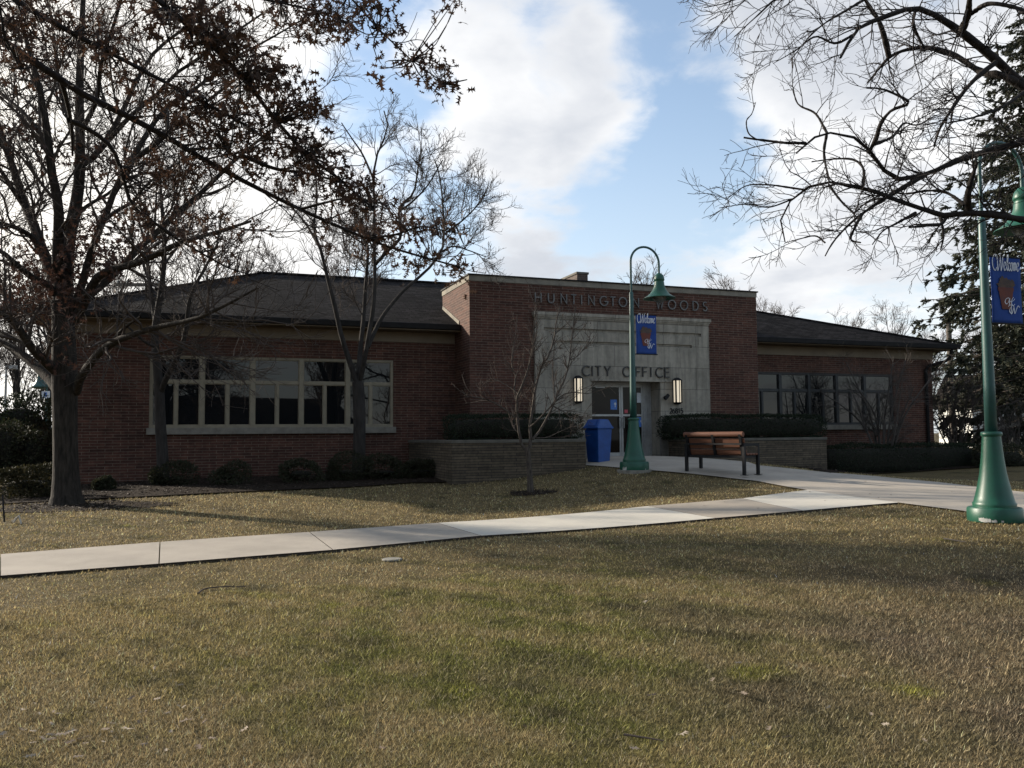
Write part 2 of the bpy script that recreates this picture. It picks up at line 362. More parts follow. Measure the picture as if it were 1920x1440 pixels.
_prng = np.random.default_rng(5)
_wv = [(_prng.normal(size=2), _prng.uniform(0, 6.28)) for _ in range(14)]
def vnoise(X, Y, sc):
    s = 0
    for d, ph in _wv: s = s+np.sin((X*d[0]+Y*d[1])*sc+ph)
    return s/5.3
def lawn_colour(X, Y):
    straw = np.array([.30, .23, .115]); olive = np.array([.152, .150, .042]); brown = np.array([.175, .135, .09]); dark = np.array([.07, .06, .034]); gold = np.array([.31, .235, .105])
    n1 = vnoise(X, Y, 1.1); n2 = vnoise(X+7, Y-3, 3.1); n3 = vnoise(X-11, Y+5, 7.5)
    g = np.exp(-((X-.2)**2/3.2**2+(Y-6.2)**2/3.4**2))*.95+.3*n1+.3*n2+.35*n3+.3*vnoise(X-2, Y+4, 13.)-.22
    g = np.clip(g, 0, 1)[..., None]
    br = np.clip(np.exp(-((X-3.6)**2/2.6**2+(Y-5.5)**2/3.6**2))*1.1+.3*n2+.2*n1-.25, 0, .9)[..., None]
    gd = np.clip(np.exp(-((X+3.0)**2/1.6**2+(Y-6.6)**2/1.8**2))+np.exp(-((X-6.2)**2/1.6**2+(Y-9.6)**2/1.2**2))*1.2+.25*n2-.2, 0, 1)[..., None]
    c = straw*(1-g)+olive*g
    c = c*(1-br)+brown*br
    c = c*(1-gd*.8)+gold*gd*.8
    dk = np.clip(n3*.45+n2*.3+.45*vnoise(X, Y, 17.)-.15, 0, .75)[..., None]
    mn = np.clip(vnoise(X+3, Y+9, 4.6)-.72, 0, 1)[..., None]*2.2*g
    mn = np.clip(mn, 0, .8)
    c = c*(1-mn)+np.array([.23, .225, .04])*mn
    return c*(1-dk)+dark*dk

# paths and beds as outlines on the ground
SW_TOP = [(-520, 1082), (-260, 1063), (0, 1044), (300, 1020.5), (580, 1001.5), (820, 984), (1215, 952), (1392, 937.5), (1516, 921.5)]
SW_BOT = [(-520, 1124), (-260, 1104), (0, 1085), (298, 1062), (624, 1035.5), (902, 1008.5), (1342, 975), (1505, 961), (1687, 945.5)]
MW_L = [(1098, 874), (1180, 880.5), (1300, 890.5), (1420, 904), (1516, 921.5), (1687, 945.5), (1830, 964), (1920, 977), (2300, 1030)]
MW_R = [(1112, 856.5), (1200, 856.5), (1292, 858.5), (1420, 874), (1555, 888), (1640, 894.5), (1760, 906), (1920, 925), (2300, 975)]
swt = np.array([G(*p) for p in SW_TOP]); swb = np.array([G(*p) for p in SW_BOT])
mwl = np.array([G(*p) for p in MW_L]); mwr = np.array([G(*p) for p in MW_R])
BU = np.array([math.cos(YAW), math.sin(YAW)]); BV = np.array([-math.sin(YAW), math.cos(YAW)])
ORG = ray(881, 700)*21.6; ORG[2] = 0
def bw(u, v): return ORG[:2]+u*BU+v*BV                  # building plan -> world
BEDF = [(-320, 968), (0, 947.5), (165, 938.5), (300, 932), (480, 923), (640, 916), (770, 907), (846, 906)]
bedf = np.array([G(*p) for p in BEDF])
bedb = np.array([[*bw(u, 1.45), 0] for u in (-15, -11, -9, -7, -5, -3.4, -1.8, -1.3)])
BEDR = [(1557, 889), (1650, 888.5), (1760, 882.5), (1850, 877), (1960, 873)]
bedrf = np.array([G(*p) for p in BEDR]); bedrb = np.array([[*bw(u, 1.45), 0] for u in (9.2, 11.5, 14, 17, 20.5)])
for q in (bedb, bedrb): q[:, 2] = gz(q[:, 0], q[:, 1])

def inside(poly, X, Y):
    r = np.zeros(X.shape, bool); n = len(poly); j = n-1
    for i in range(n):
        xi, yi = poly[i]; xj, yj = poly[j]
        with np.errstate(divide='ignore', invalid='ignore'):
            c = ((yi > Y) != (yj > Y)) & (X < (xj-xi)*(Y-yi)/(yj-yi)+xi)
        r ^= c; j = i
    return r
POLYS = [np.vstack([swt[:, :2], swb[::-1, :2]]), np.vstack([mwl[:, :2], mwr[::-1, :2]]), np.vstack([bedf[:, :2], bedb[::-1, :2]]), np.vstack([bedrf[:, :2], bedrb[::-1, :2]])]

def ground_mat():
    mt = bpy.data.materials.new('winter_lawn'); mt.use_nodes = True; nt = mt.node_tree; n = nt.nodes; L = nt.links; b = n['Principled BSDF']
    b.inputs['Roughness'].default_value = .95; b.inputs['Specular IOR Level'].default_value = .1
    a = n.new('ShaderNodeAttribute'); a.attribute_name = 'Col'; tc = n.new('ShaderNodeTexCoord')
    z = n.new('ShaderNodeTexNoise'); z.inputs['Scale'].default_value = 38; z.inputs['Detail'].default_value = 8; z.inputs['Roughness'].default_value = .72; L.new(tc.outputs['Object'], z.inputs['Vector'])
    q = n.new('ShaderNodeMapRange'); L.new(z.outputs[0], q.inputs[0])
    for i, t in enumerate((.33, .67, .45, 1.35)): q.inputs[i+1].default_value = t
    cb = n.new('ShaderNodeCombineColor')
    for i in range(3): L.new(q.outputs[0], cb.inputs[i])
    mx = n.new('ShaderNodeMix'); mx.data_type = 'RGBA'; mx.blend_type = 'MULTIPLY'; mx.inputs[0].default_value = 1; L.new(a.outputs[0], mx.inputs[6]); L.new(cb.outputs[0], mx.inputs[7])
    L.new(mx.outputs[2], b.inputs['Base Color'])
    bp = n.new('ShaderNodeBump'); bp.inputs['Strength'].default_value = .9; bp.inputs['Distance'].default_value = .04; L.new(z.outputs[0], bp.inputs['Height']); L.new(bp.outputs[0], b.inputs['Normal'])
    return mt
M_lawn = ground_mat()
def make_ground():
    xs = np.concatenate([-np.geomspace(400, 16, 18), np.linspace(-15.6, 21.6, 187), np.geomspace(22.2, 400, 18)])
    ys = np.concatenate([-np.geomspace(200, 6, 12), np.linspace(-5, 1.5, 10), np.linspace(1.8, 30, 142), np.geomspace(31, 900, 26)])
    X, Y = np.meshgrid(xs, ys); Z = gz(X, Y)
    far = np.hypot(X, Y-15) > 30
    V = np.stack([X, Y, Z], -1).reshape(-1, 3); nx = len(xs); ny = len(ys)
    i = np.arange(ny-1)[:, None]*nx+np.arange(nx-1)[None]
    F = np.stack([i, i+1, i+nx+1, i+nx], -1).reshape(-1, 4)
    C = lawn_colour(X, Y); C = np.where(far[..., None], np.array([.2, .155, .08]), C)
    C = np.concatenate([C*.45, np.ones(C.shape[:2]+(1,))], -1).reshape(-1, 4)  # ground darkened under the blades; shade between them put into the colour
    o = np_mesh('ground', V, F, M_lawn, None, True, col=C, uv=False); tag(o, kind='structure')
make_ground()

def strip(A, B, dz, nu=6, nv=3, drop=.0):
    """sheet between two ground polylines, hugging the ground"""
    mb = MB(); n = len(A)
    for i in range(n-1):
        g = []
        for a in range(nu+1):
            p = A[i]+(A[i+1]-A[i])*a/nu; q = B[i]+(B[i+1]-B[i])*a/nu
            row = [p+(q-p)*b/nv for b in range(nv+1)]
            g.append([(r[0], r[1], float(gz(r[0], r[1]))+dz) for r in row])
        vs = [p for r in g for p in r]; w = nv+1
        mb.add(vs, [(a*w+b, a*w+b+1, (a+1)*w+b+1, (a+1)*w+b) for a in range(nu) for b in range(nv)])
    return mb
def conc_mat(name, a, b, streak=.2):
    return mat(name, a, .88, .2, var=b, vscale=1.6, bump=.3, bscale=120)
M_w1 = conc_mat('tan_old_concrete', (.375, .33, .272), (.30, .265, .22))
M_w2 = conc_mat('pale_new_concrete', (.50, .465, .395), (.44, .41, .35))
M_w3 = conc_mat('brown_worn_concrete', (.33, .285, .23), (.28, .245, .2))
M_soil = mat('dark_edge_soil', (.022, .017, .012), .95, var=(.04, .03, .02), vscale=20, bump=.5)
def make_walks():
    mb = MB(); kinds = [0, 0, 0, 0, 0, 1, 2, 1]; gap = .012
    for i in range(len(swt)-1):
        A = swt[i:i+2].copy(); B = swb[i:i+2].copy()
        d = A[1]-A[0]; d = d/np.linalg.norm(d)*gap; A[0] += d/2; A[1] -= d/2; d2 = B[1]-B[0]; d2 = d2/np.linalg.norm(d2)*gap; B[0] += d2/2; B[1] -= d2/2
        nu = 8; top = []
        for a in range(nu+1):
            p = A[0]+(A[1]-A[0])*a/nu; q = B[0]+(B[1]-B[0])*a/nu
            top.append([(r[0], r[1], float(gz(r[0], r[1]))+.03) for r in [p+(q-p)*b/3 for b in range(4)]])
        vs = [p for r in top for p in r]; fs = [(a*4+b, a*4+b+1, (a+1)*4+b+1, (a+1)*4+b) for a in range(nu) for b in range(3)]
        mb.add(vs, fs, kinds[i])
        for edge in (0, 3):
            e = [top[a][edge] for a in range(nu+1)]; lo = [(p[0], p[1], p[2]-.12) for p in e]
            f = [(a, a+1, nu+1+a+1, nu+1+a) for a in range(nu)]
            mb.add(e+lo, [q[::-1] for q in f] if edge == 0 else f, 3)
        for a in (0, nu):
            e = top[a]; lo = [(p[0], p[1], p[2]-.12) for p in e]; mb.add(e+lo, [(b, b+1, 4+b+1, 4+b) for b in range(3)], 3)
    o = mb.build('sidewalk', [M_w1, M_w2, M_w3, M_soil]); tag(o, kind='structure')
    o = strip(mwl, mwr, .026, 14, 18).build('entrance_walk', M_w1, smooth=True); tag(o, kind='structure')
    # bare soil line along the near edge of the slabs
    nb = swb.copy(); dirn = nrm((swb-swt)*np.array([1, 1, 0])); wob = .035+.02*np.sin(np.arange(len(swb))*2.1)
    o = strip(swb-dirn*.01, nb+dirn*wob[:, None], .008, 10, 1).build('soil_edge', M_soil); tag(o, kind='structure')
    M_mulch = mat('dark_mulch', (.017, .013, .010), .95, .05, var=(.034, .025, .018), vscale=14, bump=1, bscale=30)
    for A, B in ((bedf, bedb), (bedrf, bedrb)):
        o = strip(A, B, .03, 6, 8).build('mulch_bed', M_mulch, smooth=True); tag(o, kind='structure')
    return M_mulch
M_mulch = make_walks()
def mulch_ring(c, ax, ay, seed, name='mulch_ring', mt=None, dz=.012):
    r = np.random.default_rng(seed); mb = MB(); n = 40; rings = 5; vs = [(c[0], c[1], float(gz(c[0], c[1]))+dz+.02)]
    wob = 1+.12*np.sin(np.arange(n)*2*np.pi/n*3+1)+r.normal(0, .06, n)
    for k in range(1, rings+1):
        for j in range(n):
            a = 2*math.pi*j/n; x = c[0]+ax*k/rings*wob[j]*math.cos(a); y = c[1]+ay*k/rings*wob[j]*math.sin(a)
            vs.append((x, y, float(gz(x, y))+dz+(.02*(1-k/rings))))
    fs = [(0, 1+j, 1+(j+1) % n) for j in range(n)]+[(1+k*n+j, 1+(k+1)*n+j, 1+(k+1)*n+(j+1) % n, 1+k*n+(j+1) % n) for k in range(rings-1) for j in range(n)]
    mb.add(vs, fs); o = mb.build(name, mt or M_mulch, smooth=True); tag(o, kind='structure')

# ------------------------------------------------------------------ stroke lettering
def arc(cx, cy, rx, ry, a0, a1, n=14):
    return [(cx+rx*math.cos(R(a0+(a1-a0)*i/n)), cy+ry*math.sin(R(a0+(a1-a0)*i/n))) for i in range(n+1)]
GLYPH = {
 'H': (.66, [[(0,0),(0,1)], [(.66,0),(.66,1)], [(0,.52),(.66,.52)]]),
 'U': (.64, [[(0,1),(0,.32)]+arc(.32,.32,.32,.32,180,360)[1:]+[(.64,1)]]),
 'N': (.66, [[(0,0),(0,1),(.66,0),(.66,1)]]),
 'T': (.62, [[(0,1),(.62,1)], [(.31,1),(.31,0)]]),
 'I': (.0, [[(0,0),(0,1)]]),
 'G': (.86, [arc(.48,.5,.48,.5,48,345,22)+[(.94,.45),(.55,.45)]]),
 'O': (.94, [arc(.47,.5,.47,.5,0,360,28)]),
 'W': (.86, [[(0,1),(.22,0),(.43,.95),(.64,0),(.86,1)]]),
 'D': (.68, [[(0,0),(0,1),(.24,1)]+arc(.24,.5,.44,.5,90,-90,16)[1:]+[(0,0)]]),
 'S': (.5, [arc(.26,.74,.24,.26,35,270,14)+arc(.24,.24,.26,.24,90,-150,14)]),
 'C': (.8, [arc(.48,.5,.48,.5,48,312,22)]),
 'Y': (.64, [[(0,1),(.32,.5),(.64,1)], [(.32,.5),(.32,0)]]),
 'F': (.5, [[(0,0),(0,1),(.5,1)], [(0,.53),(.44,.53)]]),
 'E': (.5, [[(.5,0),(0,0),(0,1),(.5,1)], [(0,.53),(.46,.53)]]),
 '2': (.5, [arc(.25,.74,.25,.26,165,-30,12)+[(0,0),(.52,0)]]),
 '6': (.5, [[(.42,1)]+arc(.27,.3,.27,.3,150,510,20)]),
 '8': (.5, [arc(.25,.76,.21,.24,0,360,16), arc(.25,.27,.26,.27,0,360,18)]),
 '1': (.2, [[(0,.82),(.18,1),(.18,0)]]),
 '5': (.5, [[(.46,1),(.08,1),(.05,.56)]+arc(.22,.32,.28,.32,120,-150,14)]),
}
def ribbon(path, w, y0, y1, mb, ox, oz, s, mat=0):
    """flat stroke of width w along a 2D path, solid between depths y0..y1 (x,z plane)"""
    P = np.array(path, float)*s; n = len(P); closed = np.allclose(P[0], P[-1])
    T = np.zeros_like(P); T[1:-1] = nrm(P[2:]-P[1:-1])+nrm(P[1:-1]-P[:-2]); T[0] = P[1]-P[0]; T[-1] = P[-1]-P[-2]
    if closed: T[0] = T[-1] = nrm(P[1]-P[0])+nrm(P[-1]-P[-2])
    T = nrm(T); N = np.stack([-T[:, 1], T[:, 0]], 1); ww = np.full(n, w) if not hasattr(w, '__len__') else np.asarray(w)
    k = np.ones(n)
    for i in range(1, n-1):
        c = abs(float(np.dot(nrm(P[i]-P[i-1]), T[i]))); k[i] = 1/max(c, .45)
    A = P+N*(ww*k/2)[:, None]; B = P-N*(ww*k/2)[:, None]
    vs = [(ox+a[0], y0, oz+a[1]) for a in A]+[(ox+b[0], y0, oz+b[1]) for b in B]+[(ox+a[0], y1, oz+a[1]) for a in A]+[(ox+b[0], y1, oz+b[1]) for b in B]
    fs = []
    for i in range(n-1):
        fs += [(i, n+i, n+i+1, i+1), (2*n+i, 2*n+i+1, 3*n+i+1, 3*n+i), (i, i+1, 2*n+i+1, 2*n+i), (n+i, 3*n+i, 3*n+i+1, n+i+1)]
    fs += [(0, 2*n, 3*n, n), (n-1, 2*n-1, 4*n-1, 3*n-1)]
    mb.add(vs, fs, mat)
def letter(ch, uc, z0, h, w, y0, y1, mats, parent, name):
    W, st = GLYPH[ch]; mb = MB()
    for p in st: ribbon(p, w, y0, y1, mb, uc-W*h/2, z0, h)
    return mb.build(name, mats, parent)

# ------------------------------------------------------------------ the building
ZB = 1.2
def pl(x, y, v):                       # photo pixel on the plane v behind the front -> local (u, z)
    r = ray(x, y); V3 = np.array([BV[0], BV[1], 0]); U3 = np.array([BU[0], BU[1], 0])
    t = (ORG@V3+v)/(r@V3); p = r*t-ORG
    return float(p@U3), float(p[2])+ZB
bld = empty('brick_office_building', (ORG[0], ORG[1], EZ-ZB), YAW, 'long low red brick office building with hipped roof and stone doorway', 'building')
def Z(z): return z+ZB
def wing(u0, u1, win, name='wing_wall'):
    w0, w1, wz0, wz1 = win; mb = MB(); v0, v1 = 1.4, 11.0; zt = Z(2.84)
    mb.box(u0, w0, v0, v1, -.6, zt); mb.box(w1, u1, v0, v1, -.6, zt)
    mb.box(w0, w1, v0, v1, -.6, wz0); mb.box(w0, w1, v0, v1, wz1, zt); mb.box(w0, w1, v0+.30, v1, wz0, wz1)
    return mb.build(name, M_brick, bld)
LW = (-7.76, -1.72, Z(.27), Z(2.07)); RW = (9.56, 15.66, Z(.27), Z(1.98))
wing(-9.37, 0.0, LW); wing(9.05, 17.42, RW)
def ribbon_window(win, mull, tr, fm, label):
    u0, u1, z0, z1 = win; v = 1.43; mb = MB(); f = .06; d = .09
    mb.box(u0, u1, v, v+d, z0, z0+f); mb.box(u0, u1, v, v+d, z1-f, z1); mb.box(u0, u0+f, v, v+d, z0+f, z1-f); mb.box(u1-f, u1, v, v+d, z0+f, z1-f)
    ed = [u0+f]+list(mull)+[u1-f]
    for q in mull: mb.box(q-.055, q+.055, v-.012, v+d, z0+f, z1-f)
    for i in range(len(ed)-1):
        a = ed[i]+(.055 if i else 0); b = ed[i+1]-(.055 if i < len(ed)-2 else 0)
        mb.box(a, b, v+.004, v+d, tr-.035, tr+.035)
        c = (a+b)/2; mb.box(c-.035, c+.035, v+.004, v+d, z0+f, tr-.035)
        for p, q, r_, s in ((a, b, tr+.035, z1-f), (a, c-.035, z0+f, tr-.035), (c+.035, b, z0+f, tr-.035)):   # thin sash line
            t = .022; mb.box(p, q, v+.03, v+.07, r_, r_+t); mb.box(p, q, v+.03, v+.07, s-t, s); mb.box(p, p+t, v+.03, v+.07, r_+t, s-t); mb.box(q-t, q, v+.03, v+.07, r_+t, s-t)
    o = mb.build('ribbon_window', fm, bld); tag(o, label)
    g = MB(); g.box(u0+.01, u1-.01, v+.052, v+.06, z0+.01, z1-.01); g.build('glass_pane', M_glass, o)
    s = MB(); s.box(u0-.05, u1+.05, 1.29, 1.72, z0-.165, z0-.002); s.build('sill', M_sill, o, bevel=.008)
ribbon_window(LW, (-6.56, -5.35, -4.14, -2.94), Z(1.415), M_tanfr, 'wide tan framed window strip')
ribbon_window(RW, (10.98, 12.13, 13.27, 14.45), Z(1.39), M_darkfr, 'dark framed window strip')
# eaves
RZ = Z(3.02)
mb = MB(); mb.box(-9.42, -.002, 1.36, 1.398, Z(2.565), Z(2.835)); mb.box(-9.42, -9.372, 1.398, 11, Z(2.565), Z(2.835)); mb.build('frieze_board', M_trim, bld)
mb = MB(); mb.box(9.052, 17.47, 1.36, 1.398, Z(2.535), Z(2.835)); mb.box(17.422, 17.47, 1.398, 11, Z(2.535), Z(2.835)); mb.build('frieze_board', M_trim, bld)
roof = MB(); rl, rr, rf, rb = -10.25, 17.95, .86, 11.5; a = (-4.9, 6.2, Z(5.17)); b = (9.6, 6.2, Z(5.17))
roof.add([(rl, rf, RZ), (rr, rf, RZ), (rr, rb, RZ), (rl, rb, RZ), a, b], [(0, 1, 5, 4), (1, 2, 5), (2, 3, 4, 5), (3, 0, 4)])
roof_o = roof.build('hip_roof', M_shing, bld)
mb = MB(); mb.obox((a[0]-.1, a[1], a[2]), (b[0]+.1, b[1], b[2]+.0), .26, .06)
for p, q in (((rl, rf, RZ), a), ((rr, rf, RZ), b)): mb.obox(p, q, .24, .05)
mb.build('ridge_caps', M_shing, roof_o)
mb = MB(); t = .13
mb.box(rl-t, -.01, rf-t, rf+.02, Z(2.865), RZ+.005); mb.box(rl-t, rl+.02, rf+.02, rb+t, Z(2.865), RZ+.005); mb.build('gutter', M_dark, roof_o, bevel=.02)
mb = MB(); mb.box(9.06, rr+t, rf-t, rf+.02, Z(2.86), RZ+.005); mb.box(rr-.02, rr+t, rf+.02, rb+t, Z(2.86), RZ+.005)
mb.build('gutter', M_dark, roof_o, bevel=.02)
mb = MB(); mb.box(rl-.04, -.01, rf-.06, 1.36, Z(2.838), Z(2.863)); mb.box(rl-.04, -9.42, 1.36, 11, Z(2.838), Z(2.863)); mb.build('soffit', M_trim, roof_o); mb = MB(); mb.box(9.06, rr+.04, rf-.06, 1.36, Z(2.838), Z(2.857)); mb.box(17.47, rr+.04, 1.36, 11, Z(2.838), Z(2.857)); mb.build('soffit', M_trim, roof_o)
mb = MB()
mb.obox((-.012, .9, RZ+.06), (-.012, 2.55, RZ+.06+1.65*.403), .02, .12)
mb.build('step_flashing', M_band, roof_o)
cu0 = pl(1082, 515, 4.9)[0]; cu1 = pl(1102, 515, 4.9)[0]
ch = MB(); ch.box(cu0, cu1, 4.9, 6.3, Z(4.6), Z(5.52)); ch_o = ch.build('chimney', brick_mat('grey_brown_chimney_brick', (.10, .075, .06), (.065, .05, .042), (.12, .10, .085), .335, .0695, .006, .5), bld)
ch = MB(); ch.box(cu0-.03, cu1+.03, 4.87, 6.33, Z(5.52), Z(5.59)); ch.build('chimney_cap', M_cap, ch_o)
u, z = pl(656, 420, 6.2); mb = MB(); mb.tube([(u, 6.3, Z(5.0)), (u, 6.3, z)], .02, 6); mb.build('antenna_mast', M_alu, bld)
mb = MB(); mb.tube([(17.75, .82, Z(2.87)), (17.72, .84, Z(2.62)), (17.6, .95, Z(2.45)), (17.15, 1.26, Z(2.3)), (17.08, 1.32, Z(2.15)), (17.08, 1.32, -.3)], .055, 8); mb.build('downspout', M_dark, bld)
# entrance block
blk = MB(); U0, U1, VB = 0.0, 9.05, 2.6; d0, d1, dz = 3.44, 5.66, Z(1.536); zt = Z(4.095)
blk.box(U0, d0, 0, VB, -.6, zt); blk.box(d1, U1, 0, VB, -.6, zt); blk.box(d0, d1, 0, VB, dz, zt); blk.box(d0, d1, .75, VB, -.6, dz)
blk_o = blk.build('entrance_block', M_brick, bld)
mb = MB()
for i in range(7):
    x0 = U0-.02+(U1+.04)/7*i; x1 = U0-.02+(U1+.04)/7*(i+1)-.008; mb.box(x0, x1, -.02, .25, zt, Z(4.24))
mb.box(U0-.02, U0+.25, .258, VB, zt, Z(4.24)); mb.box(U1-.25, U1+.02, .258, VB, zt, Z(4.24)); mb.box(U0+.25, U1-.25, VB-.25, VB, zt, Z(4.24))
mb.build('limestone_coping', M_band, blk_o)
mb = MB(); mb.box(U0-.05, U1+.05, -.05, VB+.03, Z(4.24), Z(4.278)); mb.build('metal_cap', M_dark, blk_o)
for c, x in zip('HUNTINGTONWOODS', (154, 283, 410, 510, 587, 685, 807, 900, 1000, 1130, 1370, 1490, 1610, 1725, 1820)):
    u, _ = pl(980+x/5.333, 570, -.03); letter(c, u, Z(3.605), .255, .034, -.055, -.02, M_bronze, blk_o, 'raised_letter')
# stone doorway
pt = MB(); F = -.10; P0, P1 = 1.81, 7.28
def row(z0, z1, insets):               # insets: list of (u0,u1,face)
    for a_, b_, f_ in insets: pt.box(a_, b_, f_, -.002, Z(z0), Z(z1))
row(3.25, 3.337, [(P0-.05, P1+.05, F-.07)]); row(3.205, 3.25, [(P0-.03, P1+.03, F-.045)])
row(3.165, 3.205, [(P0, P1, F-.02)])
row(2.918, 3.165, [(P0, P1, F)])
row(2.826, 2.918, [(P0, 2.07, F), (2.07, 7.02, F+.055), (7.02, P1, F)])
row(2.574, 2.826, [(P0, 2.16, F), (2.16, 6.93, F+.012), (6.93, P1, F)])
row(2.482, 2.574, [(P0, 2.38, F), (2.38, 6.7, F+.065), (6.7, P1, F)])
row(1.536, 2.482, [(P0, 2.50, F), (2.50, 6.58, F+.006), (6.58, P1, F)])
row(0.0, 1.536, [(P0, 3.47, F), (5.63, P1, F)])
por = pt.build('stone_doorway', M_stone, bld)
M_stone_b = brick_mat('stained_base_stone', (.19, .175, .15), (.16, .15, .13), (.1, .095, .08), 1.05, .62, .006, .3, .25, streak=.3)
pt = MB(); pt.box(P0, 3.47, F-.008, -.002, -.6, Z(0)); pt.build('plinth_course', M_stone_b, por); pt = MB(); pt.box(5.63, P1, F-.008, -.002, -.6, Z(0)); pt.build('plinth_course', M_stone_b, por)
pt = MB(); pt.box(3.44, 3.47, -.002, .75, -.6, dz); pt.box(5.63, 5.66, -.002, .75, -.6, dz); pt.box(3.47, 5.63, F-.01, .75, Z(1.506), dz); pt.box(3.44, 5.98, F-.035, F-.01, Z(1.49), Z(1.53)); pt.build('door_reveal', M_stone, por)
for c, x in zip('CITYOFFICE', (630, 693, 752, 845, 1040, 1150, 1218, 1278, 1362, 1440)):
    u, _ = pl(980+x/5.333, 695, F); letter(c, u, Z(1.625),   .27, .031, F-.045, F-.004, M_bronzed, por, 'raised_letter')
for c, x in zip('26815', (1125, 1146, 1170, 1190, 1213)):
    u, _ = pl(1000+x/4.364, 770, F); letter(c, u, Z(.60), .135, .022, F-.02, F-.002, M_black, por, 'house_number')
# double door
dv = .46; mb = MB(); du0, zt2 = pl(1110, 717, dv); du1, _ = pl(1218, 720, dv); zb = Z(-.66); zt2 = Z(1.47)
du0 = 3.62; du1 = 5.56; mid = pl(1164, 760, dv)[0]; rj = du1-.16
mb.box(3.47, du0+.05, dv-.03, dv+.06, zb, Z(1.506)); mb.box(du1-.05, 5.63, dv-.03, dv+.06, zb, Z(1.506)); mb.box(du0+.05, du1-.05, dv-.03, dv+.06, Z(1.42), Z(1.506)); mb.box(rj-.03, rj+.03, dv-.03, dv+.06, zb, Z(1.42))
mb.box(du0+.05, du1-.05, dv-.03, dv+.06, zb, zb+.05); mb.box(rj+.03, du1-.05, dv-.01, dv+.05, zb+.05, Z(1.42))
door = mb.build('double_door', M_alu, bld)
for a_, b_ in ((du0+.055, mid-.006), (mid+.006, rj-.035)):
    lf = MB(); y0, y1 = dv-.015, dv+.03; s = .055
    lf.box(a_, a_+s, y0, y1, zb+.055, Z(1.415)); lf.box(b_-s, b_, y0, y1, zb+.055, Z(1.415)); lf.box(a_+s, b_-s, y0, y1, zb+.055, zb+.16); lf.box(a_+s, b_-s, y0, y1, Z(1.36), Z(1.415)); lf.box(a_+s, b_-s, y0-.006, y1, Z(.53), Z(.585))
    lf.build('door_leaf', M_alu, door)
    g = MB(); g.box(a_+s, b_-s, dv+.005, dv+.012, zb+.16, Z(1.36)); g.build('door_glass', M_glassd, door)
    h = MB(); hx = b_-.05 if a_ < mid-.2 else a_+.05
    h.tube([(hx, dv-.015, Z(.50)), (hx, dv-.075, Z(.50)), (hx, dv-.075, Z(.20)), (hx, dv-.015, Z(.20))], .014, 8); h.build('pull_handle', M_alu, door)
def notice(x0, y0, x1, y1, m, name='notice'):
    a_ = pl(x0, y0, dv); b_ = pl(x1, y1, dv); q = MB(); q.box(a_[0], b_[0], dv-.001, dv+.004, b_[1], a_[1]); return q, a_, b_, m, name
for args in ((1117, 722, 1134, 727.5, M_paper), (1194, 736.5, 1206, 755, M_paper), (1171, 768, 1177, 774.5, M_redp)):
    q, a_, b_, m_, nm_ = notice(*args)
    q.build(nm_, m_, door)
for args in ((1144.5, 749, 1157, 768, M_bluep), (1194.5, 782, 1206.5, 800.5, M_bluep)):
    q, a_, b_, m_, nm_ = notice(*args); o = q.build(nm_, m_, door)
    q = MB(); w = b_[0]-a_[0]; h = a_[1]-b_[1]; q.lathe([(.0001, 0), (.04, 0)], 12, (0, 0, 0), cap=False)
    q = MB(); cx, cz = a_[0]+w*.72, b_[1]+h*.58
    q.prism([(cx+.038*math.cos(k*.5236), cz+.038*math.sin(k*.5236)) for k in range(12)], dv-.004, dv-.0015); q.box(cx-.012, cx+.012, dv-.004, dv-.0015, cz-.1, cz-.03); q.build('pale_emblem', M_paper, o)
# lit wall lanterns
def lantern(uc, z0, z1):
    w, d = .105, .17; y1 = F-.004; y0 = y1-d; e = empty('wall_lantern', (uc, 0, 0)); e.parent = bld
    m = MB(); p = .034
    for sx in (-1, 1): m.box(sx*w-p/2*(1+sx) if sx > 0 else -w, w if sx > 0 else -w+p, y0, y0+p, z0+.06, z1-.08); m.box(w-p if sx > 0 else -w, w if sx > 0 else -w+p, y1-p, y1, z0+.06, z1-.08)
    m.box(.012, .03, y0-.002, y0+.008, z0+.06, z1-.08)
    m.add([(-w-.015, y0-.015, z1-.08), (w+.015, y0-.015, z1-.08), (w+.015, y1, z1-.08), (-w-.015, y1, z1-.08), (-.03, y0+.05, z1), (.03, y0+.05, z1), (.03, y1, z1), (-.03, y1, z1)], [(3,2,1,0), (4,5,6,7), (0,1,5,4), (1,2,6,5), (2,3,7,6), (3,0,4,7)])
    m.add([(-w-.012, y0-.012, z0+.06), (w+.012, y0-.012, z0+.06), (w+.012, y1, z0+.06), (-w-.012, y1, z0+.06), (-.04, y0+.05, z0), (.04, y0+.05, z0), (.04, y1, z0), (-.04, y1, z0)], [(0,1,2,3), (7,6,5,4), (4,5,1,0), (5,6,2,1), (6,7,3,2), (7,4,0,3)])
    m.build('lantern_frame', M_black, e)
    g = MB(); g.box(-w+.014, w-.014, y0+.014, y1-.02, z0+.062, z1-.082); g.build('lit_glass', M_glow, e)
    return e
lan = lantern(3.03, Z(.86), Z(1.62)); l2 = copy_tree(lan, bld); l2.location.x = 6.13; l2.location.z = -.01
u, z = pl(1248, 745, F-.05); mb = MB(); mb.obox((u, F-.005, z-.02), (u, F-.12, z+.02), .07, .07); mb.obox((u-.06, F-.13, z-.05), (u+.05, F-.13, z+.07), .07, .08); mb.build('wall_camera', M_black, bld)
# brick course and mortar lines are in the brick material; small vent stub on the left planter side is left out

